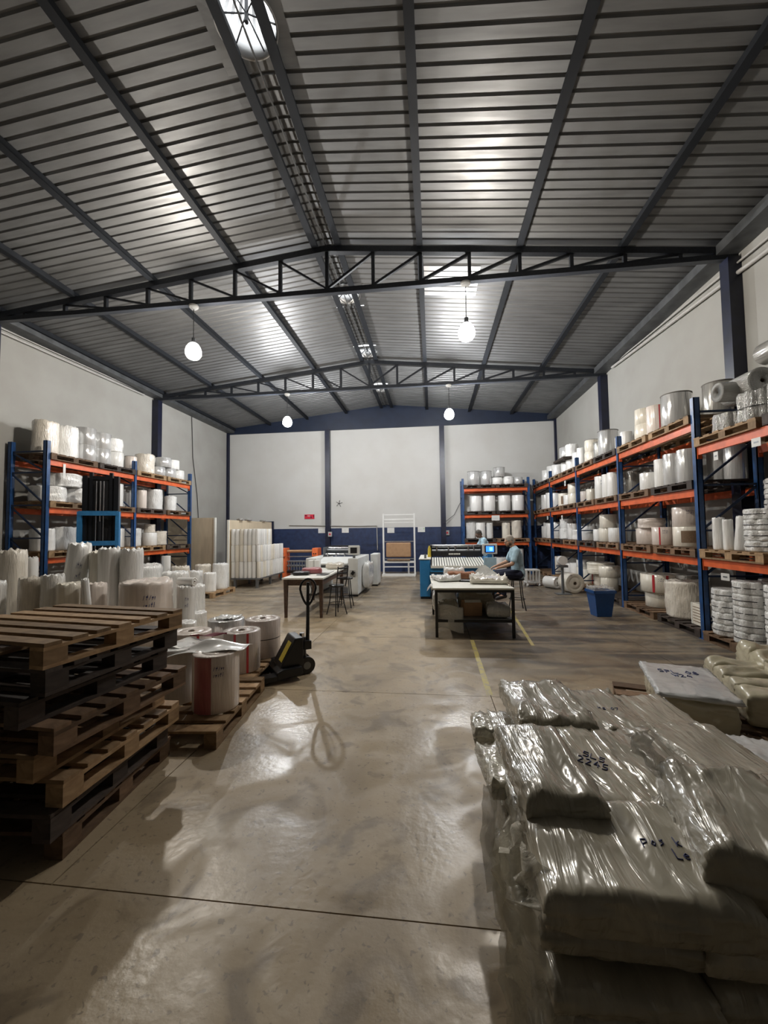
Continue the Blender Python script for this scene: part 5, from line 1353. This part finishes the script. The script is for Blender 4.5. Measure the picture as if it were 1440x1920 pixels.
# cards hung from the beams
for q, (x, y, z, w, h, lab) in enumerate([(4.06, 6.28, 2.72, .09, .12, 'small white card hung under the upper near beam beside the upright'), (4.06, 5.55, 2.76, .13, .11, 'square white card with dark print on the upper near beam'),
                                  (4.06, 6.22, 1.00, .13, .10, 'white card hanging under the lower near beam'), (4.06, 12.9, 3.1, .12, .16, 'white tag hanging under the top beam of the right rack'),
                                  (4.06, 13.3, 2.06, .10, .14, 'white tag hanging under the middle beam of the right rack'), (4.06, 14.9, 2.1, .08, .12, 'smaller white tag farther along the middle beam')]):
    t = thing('hanging_card', lab, 'card', (x, y, z), .1 * (q % 3), 'cards hung on the rack beams')
    MB().b2(-.002, .002, -w / 2, w / 2, -h / 2, h / 2).build('card', M['white'], t)
    MB().b2(-.004, -.002, -w / 4, w / 4, -.01, .01).build('print', M['greym'], t)
t = thing('hanging_card', 'white notice fixed on the middle beam of the back corner rack', 'card', (2.42, 15.95, 2.16), 0, 'cards hung on the rack beams')
MB().b2(-.15, .15, -.004, 0, -.10, .10).build('card', M['white'], t); text_mesh('- - -', .09, M['greym'], 'print', t, (0, -.006, 0), rx=PI / 2, thick=.0006)
t = thing('paper_strip', 'white paper strip hanging from the top beam of the left rack', 'paper', (-8.06, 7.95, 3.18), 0)
MB().b2(-.002, .002, -.03, .03, -.22, .1).build('strip', M['white'], t)
# paler patch sheet screwed under the roof beyond the near truss
mb = MB(); xa, xb = -.08, 1.02
for q in range(6):
    y0 = 7.75 + q * .17
    mb.add([(xa, y0, roof_z(xa) - .018), (xb, y0, roof_z(xb) - .018), (xb, y0 + .12, roof_z(xb) - .018), (xa, y0 + .12, roof_z(xa) - .018), (xb, y0 + .17, roof_z(xb) - .004), (xa, y0 + .17, roof_z(xa) - .004)], [(0, 3, 2, 1), (3, 5, 4, 2)])
mb.build('patch_sheet', M['galv2'], ceil_o)

# ================================================================== PEOPLE
def skin_tree(pts, edges, levels=2):
    """limbs as closed chains of ellipsoids; bake() fuses them into one continuous surface. radii: r, (width, depth) or (x, y, z)"""
    def R3(r):
        if not isinstance(r, tuple): return Vector((r, r, r))
        return Vector(r) if len(r) == 3 else Vector((r[1], r[0], (r[0] + r[1]) / 2))
    bm = bmesh.new()
    for a, b in edges:
        p, q = Vector(pts[a][0]), Vector(pts[b][0]); r0, r1 = R3(pts[a][1]), R3(pts[b][1])
        n = max(2, int((q - p).length / (min(min(r0), min(r1)) * .28)))
        for i in range(n + 1):
            t = i / n; c = p.lerp(q, t); r = r0.lerp(r1, t)
            bmesh.ops.create_icosphere(bm, subdivisions=2, radius=1, matrix=Matrix.Translation(c) @ Matrix.Diagonal((*r, 1)))
    me = bpy.data.meshes.new('b'); bm.to_mesh(me); bm.free()
    o = bpy.data.objects.new('b', me); COL.objects.link(o); return o
def bake(objs, name, m, parent, voxel=.008, smooth=3, push=0.0, puff=0.0, seed=1.0):
    dg = bpy.context.evaluated_depsgraph_get(); bm = bmesh.new()
    for o in objs:
        ev = o.evaluated_get(dg); me = ev.to_mesh(); me.transform(o.matrix_world); bm.from_mesh(me); ev.to_mesh_clear()
    for o in objs: bpy.data.objects.remove(o)
    me = bpy.data.meshes.new(name); bm.to_mesh(me); bm.free()
    o = bpy.data.objects.new('tmp', me); COL.objects.link(o)
    r = o.modifiers.new('r', 'REMESH'); r.mode = 'VOXEL'; r.voxel_size = voxel; r.use_smooth_shade = True
    if smooth:
        s = o.modifiers.new('s', 'SMOOTH'); s.iterations = smooth; s.factor = .5
    dg.update(); dg = bpy.context.evaluated_depsgraph_get()
    out = bpy.data.meshes.new_from_object(o.evaluated_get(dg)); bpy.data.objects.remove(o)
    if puff:
        for v in out.vertices:
            c = v.co; v.co = c + v.normal * puff * noise.noise(Vector((c.x * 9, c.y * 9, c.z * 13 + seed)))
    out.materials.clear(); out.materials.append(m)
    for p in out.polygons: p.use_smooth = True
    return link(name, out, parent)
def ball(c, r, R=None, n=16):
    me = bpy.data.meshes.new('e'); bm = bmesh.new(); bmesh.ops.create_uvsphere(bm, u_segments=n, v_segments=n - 4, radius=1)
    S = Matrix.Diagonal((*r, 1)) if isinstance(r, tuple) else Matrix.Diagonal((r, r, r, 1))
    bm.transform((R.to_4x4() if R else Matrix.Identity(4)) @ S); bm.transform(Matrix.Translation(c)); bm.to_mesh(me); bm.free()
    o = bpy.data.objects.new('e', me); COL.objects.link(o); return o

def person(label, J, skin, hair, shirt, hairm, yaw, pitch, hand_dirs, sitting, beard=False, root=None):
    """J: joint name -> world position; yaw/pitch orient the head (yaw 0 looks along -Y)"""
    base = root; t = thing('person', label, 'person', base)
    L = {k: Vector(v) - Vector(base) for k, v in J.items()}
    pts = {'pelvis': (L['pelvis'], (.13, .12)), 'waist': (L['pelvis'].lerp(L['chest'], .45), (.125, .11)), 'chest': (L['chest'], (.15, .12)), 'collar': (L['chest'].lerp(L['neck'], .7), (.10, .08)),
           'neck': (L['neck'], .055), 'head0': (L['neck'].lerp(L['head'], .5), .055)}
    edges = [('pelvis', 'waist'), ('waist', 'chest'), ('chest', 'collar'), ('collar', 'neck'), ('neck', 'head0')]
    for s in 'LR':
        pts['sh' + s] = (L['sh' + s], .062); pts['el' + s] = (L['el' + s], .042); pts['wr' + s] = (L['wr' + s], .028)
        pts['ua' + s] = (L['sh' + s].lerp(L['el' + s], .5), .05); pts['fa' + s] = (L['el' + s].lerp(L['wr' + s], .4), .041)
        d = Vector(hand_dirs[s][0]).normalized(); side = Vector(hand_dirs[s][1]).normalized(); nrm = d.cross(side)
        palm = L['wr' + s] + d * .05
        pts['pa' + s] = (palm, (.034, .034, .018))
        edges += [('collar', 'sh' + s), ('sh' + s, 'ua' + s), ('ua' + s, 'el' + s), ('el' + s, 'fa' + s), ('fa' + s, 'wr' + s), ('wr' + s, 'pa' + s)]
        pts['hp' + s] = (L['hp' + s], .095); pts['th' + s] = (L['hp' + s].lerp(L['kn' + s], .4), .082); pts['kn' + s] = (L['kn' + s], .055)
        pts['ca' + s] = (L['kn' + s].lerp(L['an' + s], .35), .055); pts['an' + s] = (L['an' + s], .036); pts['toe' + s] = (L['toe' + s], (.035, .03))
        edges += [('pelvis', 'hp' + s), ('hp' + s, 'th' + s), ('th' + s, 'kn' + s), ('kn' + s, 'ca' + s), ('ca' + s, 'an' + s), ('an' + s, 'toe' + s)]
    body = [skin_tree(pts, edges)]
    for s in 'LR':
        d = Vector(hand_dirs[s][0]).normalized(); side = Vector(hand_dirs[s][1]).normalized(); nrm = d.cross(side).normalized()
        if nrm.z > 0: nrm = -nrm
        palm = L['wr' + s] + d * .045
        for q, (off, ln) in enumerate(((-.028, .062), (-.009, .074), (.010, .070), (.028, .054))):
            p0 = palm + side * off * .6; p1 = palm + d * .042 + side * off; p2 = p1 + d * ln * .5 + nrm * ln * .12; p3 = p2 + d * ln * .35 + nrm * ln * .35
            body.append(skin_tree({'a': (p0, .010), 'b': (p1, .0095), 'c': (p2, .0088), 'd': (p3, .0078)}, [('a', 'b'), ('b', 'c'), ('c', 'd')], 1))
        tb_ = palm - d * .015; p1 = tb_ - side * .042 + d * .02 + nrm * .01; p2 = p1 + d * .03 - side * .008 + nrm * .008
        body.append(skin_tree({'a': (tb_ - side * .01, .013), 'b': (p1, .011), 'c': (p2, .009)}, [('a', 'b'), ('b', 'c')], 1))
    # head with brow, nose, cheeks, chin, ears
    Rm = Matrix.Rotation(yaw, 3, 'Z') @ Matrix.Rotation(pitch, 3, 'X'); H = L['head']
    def hp(x, y, z): return H + Rm @ Vector((x, y, z))
    body += [ball(hp(0, .012, .02), (.077, .096, .10), Rm), ball(hp(0, -.025, -.045), (.058, .062, .062), Rm), ball(hp(0, -.062, -.088), (.026, .022, .02), Rm),
             ball(hp(0, -.083, .022), (.052, .016, .014), Rm), ball(hp(0, -.098, -.018), (.011, .016, .026), Rm), ball(hp(0, -.105, -.030), (.016, .013, .010), Rm),
             ball(hp(0, -.085, -.058), (.024, .010, .006), Rm), ball(hp(0, -.083, -.068), (.020, .010, .007), Rm)]
    for s in (-1, 1):
        body += [ball(hp(s * .076, .012, -.008), (.010, .018, .030), Rm), ball(hp(s * .040, -.055, -.025), (.025, .022, .022), Rm)]
    bake(body, 'body', skin, t, .0075, 2)
    for s in (-1, 1):
        e = ball(hp(s * .030, -.078, .002), .0125, Rm, 10); e.name = 'eye'; e.parent = t; e.data.materials.append(M['eye'])
        k = ball(hp(s * .030, -.0885, .002), .0052, Rm, 8); k.name = 'pupil'; k.parent = e; k.data.materials.append(M['black'])
    # hair: cap over the skull, cut at the brow
    hb = [ball(hp(0, .020, .036), (.085, .098, .096), Rm), ball(hp(0, .062, -.012), (.070, .052, .068), Rm)]
    bake(hb, 'hair', hair, t, .007, 1, puff=.010)
    if beard: bake([ball(hp(0, -.056, -.082), (.046, .038, .036), Rm), ball(hp(-.05, -.02, -.058), (.018, .034, .036), Rm), ball(hp(.05, -.02, -.058), (.018, .034, .036), Rm)], 'beard', M['beard'], t, .006, 1, puff=.006)
    # shirt
    P = {'pelvis': (L['pelvis'].lerp(L['chest'], -.05), (.165, .145)), 'waist': (L['pelvis'].lerp(L['chest'], .45), (.150, .135)), 'chest': (L['chest'], (.175, .142)), 'collar': (L['chest'].lerp(L['neck'], .62), (.12, .10)), 'nk': (L['chest'].lerp(L['neck'], .9), (.062, .062))}
    E_ = [('pelvis', 'waist'), ('waist', 'chest'), ('chest', 'collar'), ('collar', 'nk')]
    for s in 'LR':
        P['sh' + s] = (L['sh' + s], .078); P['ua' + s] = (L['sh' + s].lerp(L['el' + s], .45), .070); P['se' + s] = (L['sh' + s].lerp(L['el' + s], .72), .066)
        E_ += [('collar', 'sh' + s), ('sh' + s, 'ua' + s), ('ua' + s, 'se' + s)]
    bake([skin_tree(P, E_)], 'shirt', shirt, t, .010, 2, puff=.012, seed=3)
    # trousers
    P = {'w': (L['pelvis'] + Vector((0, 0, .06)), (.150, .13)), 'p': (L['pelvis'], (.150, .135))}; E_ = [('w', 'p')]
    for s in 'LR':
        P['hp' + s] = (L['hp' + s], .108); P['th' + s] = (L['hp' + s].lerp(L['kn' + s], .45), .095); P['kn' + s] = (L['kn' + s], .074); P['ca' + s] = (L['kn' + s].lerp(L['an' + s], .4), .068); P['an' + s] = (L['kn' + s].lerp(L['an' + s], .93), .058)
        E_ += [('p', 'hp' + s), ('hp' + s, 'th' + s), ('th' + s, 'kn' + s), ('kn' + s, 'ca' + s), ('ca' + s, 'an' + s)]
    bake([skin_tree(P, E_)], 'trousers', M['jeans'], t, .010, 2, puff=.01, seed=5)
    for s in 'LR':
        a, b = L['an' + s], L['toe' + s]; d = (b - a)
        sh = [skin_tree({'a': (a - d * .15 - Vector((0, 0, .035)), .042), 'b': (a.lerp(b, .5) - Vector((0, 0, .012)), .044), 'c': (b + d * .1, .036)}, [('a', 'b'), ('b', 'c')], 2)]
        bake(sh, 'shoe', M['shoe'], t, .008, 1)
    return t
# seated man: faces -X, hands at the table edge
y = 8.93
person('bearded man in hair net and light blue shirt, seated on bar stool', dict(
    pelvis=(1.80, y, .79), chest=(1.755, y - .01, 1.13), neck=(1.70, y - .02, 1.33), head=(1.615, y - .03, 1.455),
    shL=(1.74, y - .19, 1.25), shR=(1.74, y + .18, 1.25), elL=(1.63, y - .25, .99), elR=(1.60, y + .22, 1.00), wrL=(1.36, y - .16, .90), wrR=(1.36, y + .10, .92),
    hpL=(1.78, y - .09, .765), hpR=(1.78, y + .09, .765), knL=(1.36, y - .14, .76), knR=(1.36, y + .14, .76), anL=(1.47, y - .13, .33), anR=(1.44, y + .13, .33), toeL=(1.33, y - .14, .265), toeR=(1.30, y + .13, .265)),
    M['skin'], M['hair'], M['shirt'], None, -PI / 2 + .22, .30, {'L': ((-1, .25, -.25), (0, 1, 0)), 'R': ((-1, -.25, -.25), (0, -1, 0))}, True, True, (1.76, y, 0))
# standing man behind the blue machine
y = 12.25
person('man with short dark hair in a light blue shirt, standing bent over blue machine', dict(
    pelvis=(1.62, y, .93), chest=(1.50, y - .02, 1.27), neck=(1.42, y - .05, 1.47), head=(1.34, y - .08, 1.585),
    shL=(1.49, y - .20, 1.40), shR=(1.47, y + .17, 1.40), elL=(1.42, y - .28, 1.14), elR=(1.30, y + .16, 1.15), wrL=(1.18, y - .32, 1.20), wrR=(1.10, y - .06, 1.20),
    hpL=(1.62, y - .09, .90), hpR=(1.62, y + .09, .90), knL=(1.58, y - .11, .49), knR=(1.64, y + .11, .49), anL=(1.62, y - .11, .09), anR=(1.70, y + .11, .09), toeL=(1.48, y - .13, .035), toeR=(1.56, y + .12, .035)),
    M['skin2'], M['hair2'], M['shirt'], None, -PI / 2 + .5, .40, {'L': ((-1, .05, -.1), (0, 1, 0)), 'R': ((-1, -.2, -.1), (0, -1, 0))}, False, False, (1.62, y, 0))
